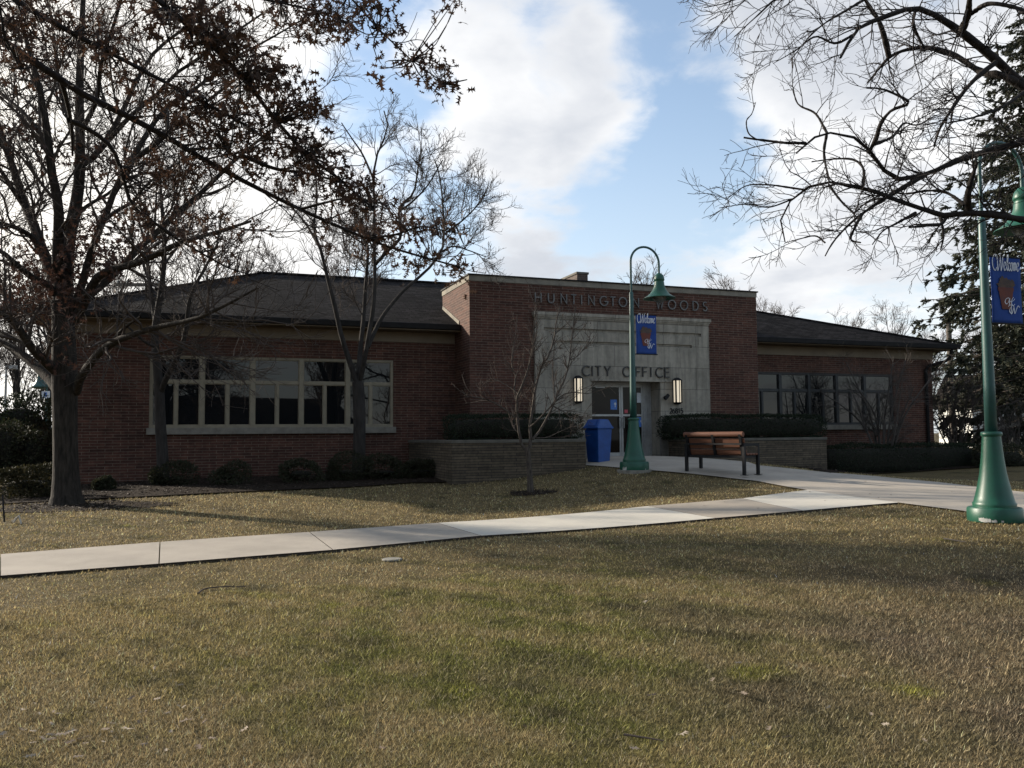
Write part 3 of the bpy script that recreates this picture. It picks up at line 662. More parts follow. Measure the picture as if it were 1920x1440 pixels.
# planters (things of their own)
def planter(u0, u1, v0, vl, vr, zc, label):
    p = bw(u0, v0); e = empty('stone_planter', (p[0], p[1], EZ-ZB), YAW, label, 'planter')
    L_ = u1-u0; t = .3; z1 = zc-.075; m = MB()
    m.box(0, L_, 0, t, -.8, z1); m.box(0, t, t, vl-v0, -.8, z1); m.box(L_-t, L_, t, vr-v0, -.8, z1); m.build('stone_wall', M_plant, e)
    m = MB(); c = .02
    m.box(-c, L_+c, -c, t+c, z1, zc); m.box(-c, t+c, t+c, vl-v0, z1, zc); m.box(L_-t-c, L_+c, t+c, vr-v0, z1, zc); m.build('coping', M_cap, e, bevel=.01)
    m = MB(); m.box(t, L_-t, t, min(vl, vr)-v0, z1-.5, z1-.06); m.build('planter_soil', M_soil, e)
planter(-1.30, 2.0, -2.73, 1.39, -.11, Z(-.085), 'stone planter with long thin courses left of the doorway, behind the sapling')
planter(5.85, 10.42, -1.25, -.11, 1.39, Z(-.12), 'stone planter with long thin courses right of the doorway, behind the bench')

# ------------------------------------------------------------------ plants
def catmull(P, n):
    P = np.asarray(P, float); k = len(P)
    if k == 2: t = np.linspace(0, 1, n)[:, None]; return P[0]*(1-t)+P[1]*t
    Q = np.vstack([2*P[0]-P[1], P, 2*P[-1]-P[-2]]); out = []
    seg = np.linalg.norm(np.diff(P, axis=0), axis=1); cum = np.concatenate([[0], np.cumsum(seg)])
    for s in np.linspace(0, cum[-1], n):
        i = min(int(np.searchsorted(cum, s, 'right'))-1, k-2); t = (s-cum[i])/max(seg[i], 1e-9)
        a, b, c, d = Q[i], Q[i+1], Q[i+2], Q[i+3]
        out.append(.5*((2*b)+(c-a)*t+(2*a-5*b+4*c-d)*t*t+(3*b-a-3*c+d)*t**3))
    return np.array(out)
def limb(pts, r0, r1, S=14):
    """traced limb: (photo x, photo y, distance) -> smooth 3D axis with tapering radius"""
    P = catmull([at(*p) for p in pts], S); return P, np.linspace(r0, r1, S)
def stack(limbs): return np.array([l[0] for l in limbs]), np.array([l[1] for l in limbs])
def spawn(rng, par, n, S, L, ang, tr=(.15, 1), up=.15, wander=.15, rf=.6, rtip=.002, rmax=9, taper=.45, side=None, lift=0.0):
    PP, RR = par; N, S0 = RR.shape; ln = np.linalg.norm(np.diff(PP, axis=1), axis=2).sum(1); idx = rng.choice(N, n, p=ln/ln.sum())
    t = rng.uniform(*tr, n)*(S0-1); i = np.minimum(t.astype(int), S0-2); a = (t-i)[:, None]
    pos = PP[idx, i]*(1-a)+PP[idx, i+1]*a; tan = nrm(PP[idx, i+1]-PP[idx, i]); pr = RR[idx, i]*(1-a[:, 0])+RR[idx, i+1]*a[:, 0]
    rv = rng.normal(size=(n, 3)); rv[:, 2] += lift
    if side is not None: rv = rv+np.asarray(side)
    per = nrm(rv-(rv*tan).sum(1, keepdims=True)*tan); an = rng.uniform(*ang, n)[:, None]
    d = nrm(np.cos(an)*tan+np.sin(an)*per+np.array([0, 0, up])); le = rng.uniform(*L, n)*(1-taper*(t/(S0-1)))
    P = np.empty((n, S+1, 3)); P[:, 0] = pos
    for k in range(S):
        d = nrm(d+wander*rng.normal(size=(n, 3))+np.array([0, 0, up*.35])); P[:, k+1] = P[:, k]+d*(le/S)[:, None]
    r0 = np.minimum(np.maximum(pr*rf, rtip*1.2), rmax); w = np.linspace(0, 1, S+1)[None]
    return P, r0[:, None]*(1-w)+np.minimum(rtip, r0)[:, None]*w
def join(*sets):
    V = []; F = []; b = 0
    for (P, Rr), n in sets:
        v, f = tubes(P, Rr, n); V.append(v); F.append(f+b); b += len(v)
    return np.vstack(V), np.vstack(F)
def wood(name, m, parent, *sets, smooth=True):
    v, f = join(*sets); M = np.array(parent.location); return np_mesh(name, v-M, f, m, parent, smooth, uv=False)
def trunk_flare(base, pts, r, S=20, flare=1.35, n=14):
    P = catmull(pts, S); h = np.linalg.norm(P-P[0], axis=1); Rr = np.interp(np.linspace(0, 1, S), np.linspace(0, 1, len(r)), r)*(1+(flare-1)*np.exp(-h/.22))
    return (P[None], Rr[None])
STAR = np.array([(0, -.02), (.04, .12), (.27, .08), (.09, .22), (.06, .34), (.38, .40), (.10, .49), (.06, .60), (.30, .82), (.06, .76), (0, 1.0)])
STAR = np.vstack([STAR, np.stack([-STAR[-2:0:-1, 0], STAR[-2:0:-1, 1]], 1)])
OVAL = np.array([(0, 0), (.2, .25), (.24, .5), (.16, .8), (0, 1), (-.16, .8), (-.24, .5), (-.2, .25)])
def leaves(rng, pos, size, shape=STAR, droop=.6, up=None, curl=.5):
    n = len(pos); K = len(shape); d = rng.normal(size=(n, 3)); d[:, 2] -= droop
    if up is not None: d = d+up
    d = nrm(d); q = nrm(np.cross(d, rng.normal(size=(n, 3)))); w = np.cross(d, q); s = rng.uniform(*size, n)[:, None, None]
    x = shape[None, :, 0:1]; y = shape[None, :, 1:2]; cu = rng.uniform(-curl, curl, n)[:, None, None]; fo = rng.uniform(-.5, .9, n)[:, None, None]
    V = pos[:, None]+s*(x*q[:, None]+y*d[:, None]+(cu*y*y+fo*np.abs(x))*w[:, None])
    c = pos[:, None]+s*(.45*d[:, None]+cu*.2*w[:, None]); V = np.concatenate([V, c], 1)
    k = np.arange(K); T = np.stack([k, (k+1) % K, np.full(K, K)], -1); F = (np.arange(n)[:, None, None]*(K+1)+T).reshape(-1, 3)
    return V.reshape(-1, 3), F
def sample(rng, par, n, tr=(0, 1)):
    PP, RR = par; N, S0 = RR.shape; idx = rng.integers(0, N, n); t = rng.uniform(*tr, n)*(S0-1); i = np.minimum(t.astype(int), S0-2); a = (t-i)[:, None]
    return PP[idx, i]*(1-a)+PP[idx, i+1]*a
def clumps(rng, par, nc, per, spread, tr=(.2, 1), tilt=0):
    c = sample(rng, par, nc, tr); p = np.repeat(c, per, 0)+rng.normal(size=(nc*per, 3))*spread; return p
def leaf_obj(name, m, parent, v, f): return np_mesh(name, v-np.array(parent.location), f, m, parent, False, uv=False)
def tree(name, base, label, cat='tree', group=None): return empty(name, tuple(base), 0, label, cat, group)

# --- the big leaning oak beside the left wing
def left_oak():
    g = np.random.default_rng(11); b = G(126, 948); D = b[1]; e = tree('oak_tree', b, 'big grey oak with brown leaves, thick trunk standing left of the building')
    k = 1/FPX*D
    tp = [b+(0, 0, -.1), at(124, 900, D), at(122, 800, D), at(121, 700, D), at(119, 620, D), at(118, 540, D), at(127, 455, D+.1), at(141, 392, D+.2), at(149, 330, D+.2), at(150, 255, D+.2), at(149, 170, D+.3), at(153, 60, D+.3), at(160, -80, D+.3)]
    tr = trunk_flare(b, tp, np.array([24, 21.5, 21, 22.5, 20, 18, 13, 11, 9.5, 8.5, 7.5, 6, 4.5, 3])*k, 34, 1.5)
    L = [limb([(p[0], p[1], D+p[2]) for p in q], r0*k, r1*k) for q, r0, r1 in [
        ([(117, 530, 0), (108, 500, -.3), (110, 430, -.6), (109, 380, -.8), (98, 330, -1), (92, 280, -1.1), (84, 218, -1.2), (70, 150, -1.3), (45, 60, -1.4)], 11, 3.5),
        ([(112, 590, 0), (97, 512, .4), (78, 467, .7), (62, 417, .9), (43, 375, 1.1), (30, 330, 1.2), (12, 280, 1.3), (-2, 240, 1.4), (-40, 150, 1.6)], 13, 4),
        ([(84, 480, .6), (60, 445, .4), (40, 432, .2), (15, 422, 0), (-30, 410, -.3), (-90, 380, -.6)], 6, 2),
        ([(48, 390, 1.1), (22, 352, .8), (0, 318, .6), (-40, 270, .3)], 6, 2.5),
        ([(112, 560, 0), (88, 535, -.3), (60, 520, -.6), (30, 495, -1), (0, 470, -1.2), (-60, 440, -1.6)], 8, 2.5),
        ([(112, 700, 0), (100, 692, -.2), (62, 655, -.8), (30, 610, -1.2), (0, 585, -1.5), (-60, 555, -2)], 10, 3.5),
        ([(62, 655, -.8), (45, 640, -.5), (0, 628, -.2), (-70, 610, .3)], 7, 3),
        ([(108, 730, 0), (95, 712, .2), (58, 678, .7), (20, 650, 1.1), (-20, 632, 1.5), (-90, 610, 2)], 11, 4),
        ([(143, 735, 0), (150, 710, -.3), (180, 668, -.8), (212, 642, -1.2), (250, 627, -1.5), (287, 615, -1.8), (330, 606, -2.1), (372, 596, -2.4), (437, 565, -2.8), (482, 540, -3)], 8.5, 1.6),
        ([(205, 648, -1.1), (228, 620, -1.3), (250, 602, -1.5), (263, 594, -1.7)], 4, 1.5),
        ([(140, 600, 0), (158, 570, -.2), (175, 530, -.5), (200, 508, -.8), (252, 495, -1.2), (287, 480, -1.5), (332, 457, -1.8), (400, 437, -2.2), (470, 415, -2.6)], 9, 2),
        ([(140, 590, 0), (165, 555, .4), (217, 512, .8), (250, 475, 1.2), (300, 430, 1.5), (345, 387, 1.8), (380, 360, 2), (412, 327, 2.2), (450, 292, 2.4), (520, 235, 2.7), (575, 195, 2.9)], 9, 2),
        ([(133, 600, 0), (160, 512, -.2), (176, 455, -.4), (195, 412, -.5), (205, 385, -.6), (218, 350, -.6), (238, 315, -.7), (262, 292, -.8), (300, 262, -.9), (360, 212, -1), (440, 150, -1.2)], 8, 2.2),
        ([(195, 412, -.5), (225, 392, -.9), (250, 377, -1.1), (270, 352, -1.3), (300, 325, -1.6)], 4.5, 1.5),
        ([(142, 405, .2), (165, 385, .5), (200, 365, .8), (218, 350, 1), (250, 320, 1.3), (300, 295, 1.6)], 4, 1.5),
        ([(150, 310, .2), (185, 285, .6), (232, 205, 1), (250, 162, 1.2), (275, 120, 1.4), (295, 92, 1.5), (350, 50, 1.7), (420, 0, 2)], 6.5, 2),
        ([(185, 285, .6), (250, 212, .2), (287, 185, 0), (325, 142, -.2), (357, 120, -.3), (430, 68, -.6), (500, 20, -.8)], 5, 1.6),
        ([(238, 315, -.7), (300, 215, -.2), (350, 175, .1), (382, 155, .2), (437, 110, .5), (500, 76, .8), (570, 35, 1)], 5, 1.4),
        ([(150, 250, .2), (180, 190, -.3), (190, 120, -.8), (215, 40, -1.1), (240, -40, -1.4)], 5, 2),
        ([(148, 300, .2), (130, 230, .6), (110, 150, 1), (100, 60, 1.3), (80, -50, 1.6)], 5, 2),
        ([(118, 640, 0), (96, 640, 1), (92, 610, 1.4), (75, 560, 1.6), (60, 520, 1.8)], 4, 1.5),
        ([(92, 280, -1), (60, 230, -.6), (20, 190, -.2), (-40, 140, .2)], 5, 2)]]
    LP = stack(L)
    s1 = spawn(g, LP, 230, 7, (.9, 2.6), (.5, 1.1), (.2, 1), .12, .16, .5, .007, .03)
    s2 = spawn(g, s1, 1300, 5, (.5, 1.4), (.4, 1.1), (.15, 1), .06, .2, .6, .005)
    s3 = spawn(g, s2, 7500, 4, (.25, .8), (.35, 1.0), (.1, 1), .04, .22, .7, .0034)
    wood('trunk', M_oak, e, (tr, 16), (LP, 9))
    wood('branches', M_twig, e, (s1, 5), (s2, 4), (s3, 3))
    # marcescent leaves hang in bunches on the lower, inner branches
    bunch = []
    for x, y, rad, n in [(95, 520, 40, 18), (50, 500, 45, 12), (20, 520, 40, 10), (180, 500, 40, 14), (120, 470, 40, 12), (215, 470, 35, 10), (80, 270, 35, 12), (40, 240, 30, 10), (70, 120, 60, 16), (20, 60, 50, 14), (160, 420, 40, 12), (240, 440, 40, 8), (110, 680, 18, 6), (105, 600, 25, 8),
                         (230, 290, 40, 12), (185, 310, 30, 8), (270, 430, 40, 8), (330, 430, 35, 6), (50, 570, 35, 14), (10, 560, 30, 10), (370, 420, 40, 6), (150, 540, 40, 14)]:
        for _ in range(int(n*1.15)): bunch.append(at(x+g.normal()*rad*.6, y+g.normal()*rad*.5, D+g.normal()*.8))
    bunch = np.array(bunch); p = np.repeat(bunch, 11, 0)+g.normal(size=(len(bunch)*11, 3))*.14
    v, f = leaves(g, p, (.08, .16)); leaf_obj('leaves', M_oakleaf2, e, v, f)
    # twiglets carrying the bunches
    mulch_ring((b[0]+.3, b[1]-.15), 1.55, .85, 3, 'root_mulch')
left_oak()

# --- the oak whose limbs hang in from the upper left
def overhead_oak():
    g = np.random.default_rng(21); bx, by = -7.4, 5.2; b = np.array([bx, by, float(gz(bx, by))]); e = tree('overhanging_oak_tree', b, 'oak with dense dark brown leaves on long limbs reaching in from the upper left', 'tree')
    hub = np.array([bx+.3, by+.1, 4.6]); hub2 = np.array([bx+.5, by+.2, 5.6]); hub3 = np.array([bx+.5, by, 6.6])
    tr = trunk_flare(b, [b+(0, 0, -.1), b+(.05, 0, 2), hub, hub2, hub3, hub3+(.2, -.2, 3)], np.array([.27, .24, .22, .19, .16, .08]), 20, 1.5)
    def lm(start, pts, r0, r1, S=16):
        P = ([start] if start is not None else [])+[at(*p) for p in pts]; return catmull(P, S), np.linspace(r0, r1, S)
    main = [(-90, 30, 5.6), (0, 75, 5.8), (100, 140, 6), (175, 188, 6.15), (280, 237, 6.3), (350, 281, 6.4), (425, 322, 6.5), (480, 352, 6.6), (550, 386, 6.7), (625, 421, 6.8), (685, 446, 6.9), (740, 467, 7), (800, 484, 7), (860, 500, 7.1)]
    L = [lm(hub, main, .052, .007, 24),
         lm(hub2, [(-60, -40, 5.4), (20, 5, 5.5), (62, 20, 5.5), (112, 45, 5.6), (155, 74, 5.7), (200, 96, 5.8), (237, 115, 5.8), (287, 142, 5.9), (350, 176, 6), (400, 202, 6.1), (450, 227, 6.1), (500, 262, 6.2)], .045, .008, 20),
         lm(hub3, [(100, -120, 5), (250, -40, 5), (325, 25, 5.1), (370, 57, 5.2), (400, 87, 5.3), (437, 125, 5.4), (470, 160, 5.5), (505, 207, 5.6), (532, 245, 5.7), (560, 281, 5.8), (600, 303, 5.9), (650, 350, 6), (700, 392, 6)], .05, .008, 20),
         lm(hub3, [(200, -140, 5.61), (380, -60, 5.61), (450, -10, 5.73), (540, 8, 5.86), (600, 18, 5.98), (660, 45, 6.10)], .035, .006, 16),
         lm(hub3, [(350, -190, 5.72), (560, -90, 5.72), (640, -30, 5.72), (668, 4, 5.72), (690, 42, 5.72), (718, 68, 5.79), (745, 92, 5.85), (765, 104, 5.85), (795, 112, 5.85), (818, 128, 5.85), (836, 158, 5.85)], .03, .004, 18),
         lm(None, [(115, 152, 6.05), (125, 187, 6.2), (134, 237, 6.4), (136, 292, 6.6)], .02, .008),
         lm(None, [(128, 225, 6.1), (150, 234, 6.2), (187, 256, 6.3), (212, 281, 6.4), (230, 330, 6.5), (250, 387, 6.6), (300, 425, 6.7), (335, 450, 6.8), (400, 487, 6.9), (437, 506, 7), (482, 517, 7)], .02, .004, 16),
         lm(None, [(455, 292, 6.4), (515, 316, 6.4), (575, 325, 6.5), (650, 345, 6.6)], .018, .005),
         lm(None, [(350, 281, 6.4), (395, 278, 6.2), (430, 277, 6)], .014, .006),
         lm(hub, [(-120, -40, 5), (-20, 25, 5.1), (20, 90, 5.2), (40, 130, 5.3)], .03, .006),
         lm(None, [(690, 446, 6.9), (740, 440, 6.8), (790, 425, 6.7), (830, 432, 6.7), (870, 440, 6.7)], .012, .004),
         lm(None, [(565, 392, 6.7), (610, 380, 6.6), (650, 372, 6.5), (700, 380, 6.4)], .014, .004)]
    LL = [(catmull(P, 24), np.interp(np.linspace(0, 1, 24), np.linspace(0, 1, len(r)), r)) for P, r in L]; LP = stack(LL)
    s1 = spawn(g, (LP[0][:9], LP[1][:9]), 150, 5, (.25, .75), (.4, 1.0), (.25, 1), .08, .16, .5, .003, .009)
    s2 = spawn(g, s1, 420, 4, (.12, .4), (.4, 1.0), (.2, 1), .05, .2, .7, .002)
    top = (catmull(tr[0][0][9:], 12)[None], np.linspace(.15, .05, 12)[None]); c0 = spawn(g, top, 14, 7, (1.6, 3.6), (.5, 1.2), (.2, 1), .3, .13, .6, .012, .09, side=(-.9, .2, .3)); c1 = spawn(g, c0, 90, 6, (.6, 1.6), (.4, 1.1), (.2, 1), .1, .16, .55, .006); c2 = spawn(g, c1, 420, 4, (.25, .7), (.4, 1.1), (.2, 1), .05, .2, .6, .003)
    wood('trunk', M_limb, e, (tr, 14), (LP, 8), (c0, 8), (c1, 5), (c2, 3))
    # (photo x, y, spread px, bunches, distance)
    spots = [(30, 40, 40, 26, 5.3), (20, 110, 30, 12, 5.4), (90, 30, 35, 16, 5.6), (150, 60, 35, 20, 5.7), (190, 95, 28, 18, 5.8), (215, 60, 25, 8, 5.8), (290, 25, 40, 20, 5), (350, 30, 40, 26, 5.1), (400, 40, 30, 22, 5.2), (380, 80, 30, 16, 5.3),
             (430, 60, 30, 16, 5.2), (415, 110, 28, 18, 5.4), (455, 120, 26, 20, 5.4), (490, 125, 26, 18, 5.5), (525, 140, 22, 16, 5.5), (545, 165, 18, 12, 5.6), (480, 170, 24, 12, 5.6), (580, 190, 14, 10, 5.7), (590, 208, 12, 8, 5.7), (540, 205, 24, 14, 5.6),
             (235, 140, 20, 12, 5.9), (270, 170, 20, 10, 6), (340, 185, 24, 16, 6), (380, 200, 24, 18, 6.1), (400, 235, 24, 16, 6.1), (440, 230, 24, 16, 6.1), (440, 190, 20, 10, 6), (350, 235, 20, 12, 6.1), (310, 205, 20, 8, 6),
             (480, 240, 20, 12, 6.1), (510, 270, 22, 14, 6.2), (440, 285, 20, 12, 6.3), (420, 300, 16, 6, 6.4), (560, 275, 24, 18, 5.8), (590, 290, 20, 16, 5.9), (555, 320, 24, 12, 6.4), (620, 320, 22, 18, 6), (640, 355, 20, 14, 6), (665, 360, 16, 12, 6), (680, 385, 14, 10, 6),
             (700, 360, 14, 8, 6.2), (720, 385, 12, 6, 6.4), (530, 345, 16, 7, 6.5), (610, 405, 10, 5, 6.7), (690, 430, 16, 12, 6.9), (700, 445, 14, 10, 6.9), (745, 415, 16, 12, 6.7), (775, 420, 12, 8, 6.7), (830, 415, 12, 9, 6.7), (850, 432, 10, 8, 6.7), (790, 440, 8, 5, 6.8), (740, 475, 12, 8, 7),
             (770, 500, 12, 7, 7), (800, 478, 8, 4, 7), (830, 500, 10, 5, 7.1), (865, 505, 10, 8, 7.1), (660, 470, 8, 2, 7), (605, 450, 8, 4, 6.8),
             (560, 20, 30, 17, 5.98), (610, 25, 24, 14, 5.98), (585, 45, 18, 9, 5.98), (650, 45, 15, 11, 6.10), (600, 60, 10, 5, 5.98), (520, 30, 22, 9, 5.86), (675, 5, 12, 6, 5.72), (705, 8, 14, 8, 5.72), (725, 25, 10, 4, 5.72), (738, 60, 9, 8, 5.79), (718, 124, 7, 6, 5.85), (780, 112, 12, 8, 5.85), (800, 118, 8, 4, 5.85), (828, 130, 7, 7, 5.85), (834, 155, 7, 8, 5.85), (845, 2, 12, 6, 5.72), (700, 25, 10, 4, 5.72),
             (230, 310, 18, 9, 6.5), (265, 390, 18, 9, 6.6), (310, 330, 20, 14, 6.6), (290, 310, 16, 8, 6.5), (350, 325, 10, 6, 6.5), (350, 420, 16, 9, 6.8), (270, 420, 12, 8, 6.7), (420, 420, 12, 5, 6.9), (430, 455, 10, 4, 6.9), (485, 430, 9, 6, 7), (355, 445, 14, 8, 6.8), (390, 475, 14, 7, 6.9), (435, 505, 10, 6, 7), (490, 315, 20, 8, 6.4), (340, 345, 12, 6, 6.6)]
    P = []; TW = []
    for x, y, sp, n, d in spots:
        sp *= .82
        for _ in range(int(n*1.05)):
            c = at(x+g.normal()*sp*.75, y+g.normal()*sp*.6, d+g.normal()*.14)
            P.append(c); TW.append(c)
    P = np.array(P); q = np.repeat(P, 4, 0)+g.normal(size=(len(P)*4, 3))*.065
    v, f = leaves(g, q, (.042, .092), droop=.75, curl=.9); leaf_obj('leaves', M_oakleaf, e, v, f)
    # twiglets from the nearest limb to each bunch
    A = LP[0].reshape(-1, 3); sel = P[g.choice(len(P), min(len(P), 620), replace=False)]; dd = ((sel[:, None]-A[None])**2).sum(-1); j = dd.argmin(1); ok = dd[np.arange(len(sel)), j] < .75**2
    sel = sel[ok]; src = A[j[ok]]; S = 5; t = np.linspace(0, 1, S)[None, :, None]; TP = src[:, None]*(1-t)+sel[:, None]*t; TP = TP+np.sin(t*np.pi)*g.normal(size=(len(sel), 1, 3))*.05
    TR = np.linspace(.006, .0022, S)[None].repeat(len(sel), 0); wood('branches', M_twigd, e, (s1, 4), (s2, 3), ((TP, TR), 4))
overhead_oak()

# --- bare trees in front of the left wing
def slim_tree():
    g = np.random.default_rng(31); b = at(305, 900, 18.7); b[2] = gz(b[0], b[1]); D = b[1]; k = D/FPX; e = tree('slim_bare_tree', b, 'slim bare tree with crooked grey trunk at the left end of the tan windows')
    tr = trunk_flare(b, [b+(0, 0, -.1)]+[at(*p) for p in [(305, 860, D), (301, 800, D), (299, 740, D), (295, 690, D), (290, 640, D), (293, 600, D), (300, 560, D), (305, 520, D), (308, 480, D), (307, 430, D), (303, 380, D), (301, 330, D), (310, 280, D)]], np.array([12, 10.5, 10, 9.5, 8.5, 7, 6.5, 6, 5, 4.5, 4, 3, 2, 1.4])*k, 24, 1.25)
    L = [limb([(x, y, D+o) for x, y, o in q], r0*k, r1*k) for q, r0, r1 in [
        ([(302, 735, 0), (312, 708, -.2), (335, 665, -.6), (348, 625, -.8), (352, 585, -.9), (358, 550, -1), (372, 525, -1), (390, 492, -1.1), (408, 455, -1.2), (415, 400, -1.2)], 6, 1.4),
        ([(293, 610, 0), (285, 560, .2), (280, 520, .3), (272, 460, .5), (262, 420, .6), (250, 370, .8)], 5, 1.4),
        ([(292, 650, 0), (270, 640, -.5), (225, 600, -1), (180, 570, -1.3)], 3, 1),
        ([(307, 460, 0), (330, 420, -.4), (350, 370, -.7), (372, 330, -.9)], 3, 1), ([(305, 500, 0), (320, 480, .5), (350, 440, .9), (365, 400, 1.2)], 3, 1)]]
    LP = stack(L); par = (np.concatenate([LP[0], catmull(tr[0][0][8:], 14)[None]]), np.concatenate([LP[1], np.linspace(.07, .015, 14)[None]]))
    s1 = spawn(g, par, 60, 6, (.6, 1.8), (.5, 1.1), (.25, 1), .2, .16, .5, .005, .02); s2 = spawn(g, s1, 330, 5, (.35, 1), (.4, 1.1), (.15, 1), .1, .2, .6, .0035); s3 = spawn(g, s2, 1500, 4, (.15, .5), (.4, 1), (.1, 1), .05, .2, .7, .0026)
    wood('trunk', M_smooth, e, (tr, 12), (LP, 8)); wood('branches', M_twig, e, (s1, 5), (s2, 4), (s3, 3))
slim_tree()
def wide_tree():
    g = np.random.default_rng(41); b = at(672, 895, 19.9); b[2] = gz(b[0], b[1]); D = b[1]; k = D/FPX; e = tree('wide_bare_tree', b, 'wide bare multi-stemmed tree with upturned twigs before the right end of the tan window strip')
    tr = trunk_flare(b, [b+(0, 0, -.1)]+[at(*p, D) for p in [(673, 860), (674, 800), (673, 750), (671, 716)]], np.array([14, 12, 11.5, 11.5, 11])*k, 14, 1.2)
    L = [limb([(x, y, D+o) for x, y, o in q], r0*k*.85, r1*k, 18) for q, r0, r1 in [
        ([(670, 722, 0), (659, 688, -.1), (641, 633, -.3), (628, 576, -.5), (614, 520, -.6), (601, 467, -.7), (588, 430, -.8), (594, 380, -.8), (592, 330, -.9), (585, 280, -1)], 6.5, 1.2),
        ([(601, 467, -.7), (570, 415, -.2), (540, 380, .2), (520, 330, .5)], 3, 1),
        ([(672, 718, 0), (676, 650, .2), (681, 605, .3), (685, 544, .4), (689, 490, .5), (688, 455, .6), (668, 430, .7), (664, 395, .9)], 6.5, 1.6),
        ([(676, 712, 0), (686, 660, -.3), (692, 624, -.4), (700, 576, -.4), (703, 512, -.4), (701, 455, -.4), (702, 380, -.3), (700, 335, -.2), (708, 287, -.1), (727, 242, 0), (720, 208, .1)], 6, 1.2),
        ([(700, 335, -.2), (680, 290, -.5), (660, 260, -.8), (640, 230, -1)], 2.6, .9),
        ([(704, 495, -.4), (730, 467, -.7), (752, 442, -.9), (748, 392, -1), (775, 362, -1.1), (783, 320, -1.2), (790, 280, -1.2)], 4.2, 1.1),
        ([(690, 650, .1), (716, 595, .4), (752, 550, .7), (768, 535, .8), (805, 502, 1.1), (827, 472, 1.2), (832, 442, 1.3), (830, 380, 1.4), (824, 330, 1.5), (815, 300, 1.5)], 5, 1.2),
        ([(827, 472, 1.2), (850, 462, 1.2), (880, 470, 1.2), (912, 482, 1.2)], 2.2, .8),
        ([(832, 440, 1.3), (865, 415, 1), (895, 385, .8), (915, 350, .7)], 2.6, .9), ([(748, 392, -1), (765, 385, -1.3), (800, 350, -1.5), (830, 300, -1.6)], 2.4, .9),
        ([(689, 490, .5), (650, 470, 1), (640, 420, 1.3), (620, 370, 1.5)], 2.6, .9)]]
    LP = stack(L); s1 = spawn(g, LP, 170, 6, (.6, 1.8), (.6, 1.35), (.35, 1), .10, .15, .5, .005, .016, lift=.3)
    s2 = spawn(g, s1, 1050, 5, (.3, .85), (.5, 1.2), (.15, 1), .12, .22, .6, .004); s3 = spawn(g, s2, 7500, 4, (.1, .34), (.4, 1.1), (.1, 1), .22, .2, .8, .0032)
    wood('trunk', M_smooth, e, (tr, 12), (LP, 8)); wood('branches', M_twig, e, (s1, 5), (s2, 4), (s3, 3))
wide_tree()
def sapling():
    g = np.random.default_rng(51); b = G(995, 925); D = b[1]; k = D/FPX; e = tree('bare_sapling', b, 'small bare sapling with pale forked stems in the lawn before the doorway')
    tr = trunk_flare(b, [b+(0, 0, -.05)]+[at(*p, D) for p in [(994, 905), (992, 875), (990, 850), (987, 838)]], np.array([6.2, 5.6, 5, 5, 5])*k, 14, 1.25)
    zz = lambda q, o0, o1: [(860+x/3.6, 560+y/3.6, D+o0+(o1-o0)*i/(len(q)-1)) for i, (x, y) in enumerate(q)]
    L = [limb(zz(q, 0, o), r0*k, r1*k, 14) for q, o, r0, r1 in [
        ([(462, 1040), (435, 1020), (412, 930), (397, 820), (392, 740), (392, 690), (402, 640), (440, 560), (470, 470), (490, 380), (505, 250), (515, 120), (530, 20)], -.4, 3, .6),
        ([(393, 700), (375, 620), (385, 520), (360, 470), (365, 350), (385, 240), (395, 120)], .4, 1.8, .5),
        ([(380, 805), (320, 755), (260, 715), (200, 685), (120, 665), (60, 660), (20, 615)], -.5, 1.8, .7),
        ([(480, 1010), (490, 960), (478, 880), (498, 750), (518, 610), (560, 450), (600, 400), (640, 290), (660, 150), (690, 20)], .3, 3.4, .6),
        ([(500, 950), (530, 920), (560, 870), (610, 780), (648, 695), (690, 590), (722, 530), (750, 400), (765, 250), (780, 130), (790, 40)], .5, 2.6, .6),
        ([(482, 865), (530, 825), (590, 760), (640, 710), (700, 650), (780, 632), (880, 640), (1010, 600)], -.6, 1.6, .5),
        ([(650, 695), (640, 560), (635, 420), (650, 300)], .7, 1.4, .5), ([(630, 720), (720, 770), (760, 800), (850, 790)], -.3, 1.3, .5), ([(520, 940), (600, 935), (700, 890), (800, 850)], .4, 1.2, .5), ([(750, 415), (800, 390), (850, 330), (890, 270)], .6, 1.1, .5),
        ([(400, 640), (350, 600), (280, 560), (230, 540)], .3, 1.2, .5), ([(420, 920), (370, 870), (340, 780)], .3, 1, .4)]]
    LP = stack(L); s1 = spawn(g, LP, 210, 5, (.25, .85), (.4, 1), (.2, 1), .15, .14, .6, .0034, .008); s2 = spawn(g, s1, 900, 4, (.1, .4), (.4, 1), (.15, 1), .08, .18, .7, .0024)
    wood('trunk', M_cherry, e, (tr, 10), (LP, 7)); wood('branches', M_twig, e, (s1, 4), (s2, 3))
    p = sample(g, s2, 420); v, f = leaves(g, p, (.02, .045), OVAL, 1.2); leaf_obj('leaves', M_oakleaf, e, v, f)  # small ovals are dry buds on the twigs, not leaves
    mulch_ring((b[0], b[1]), .5, .36, 7)
sapling()

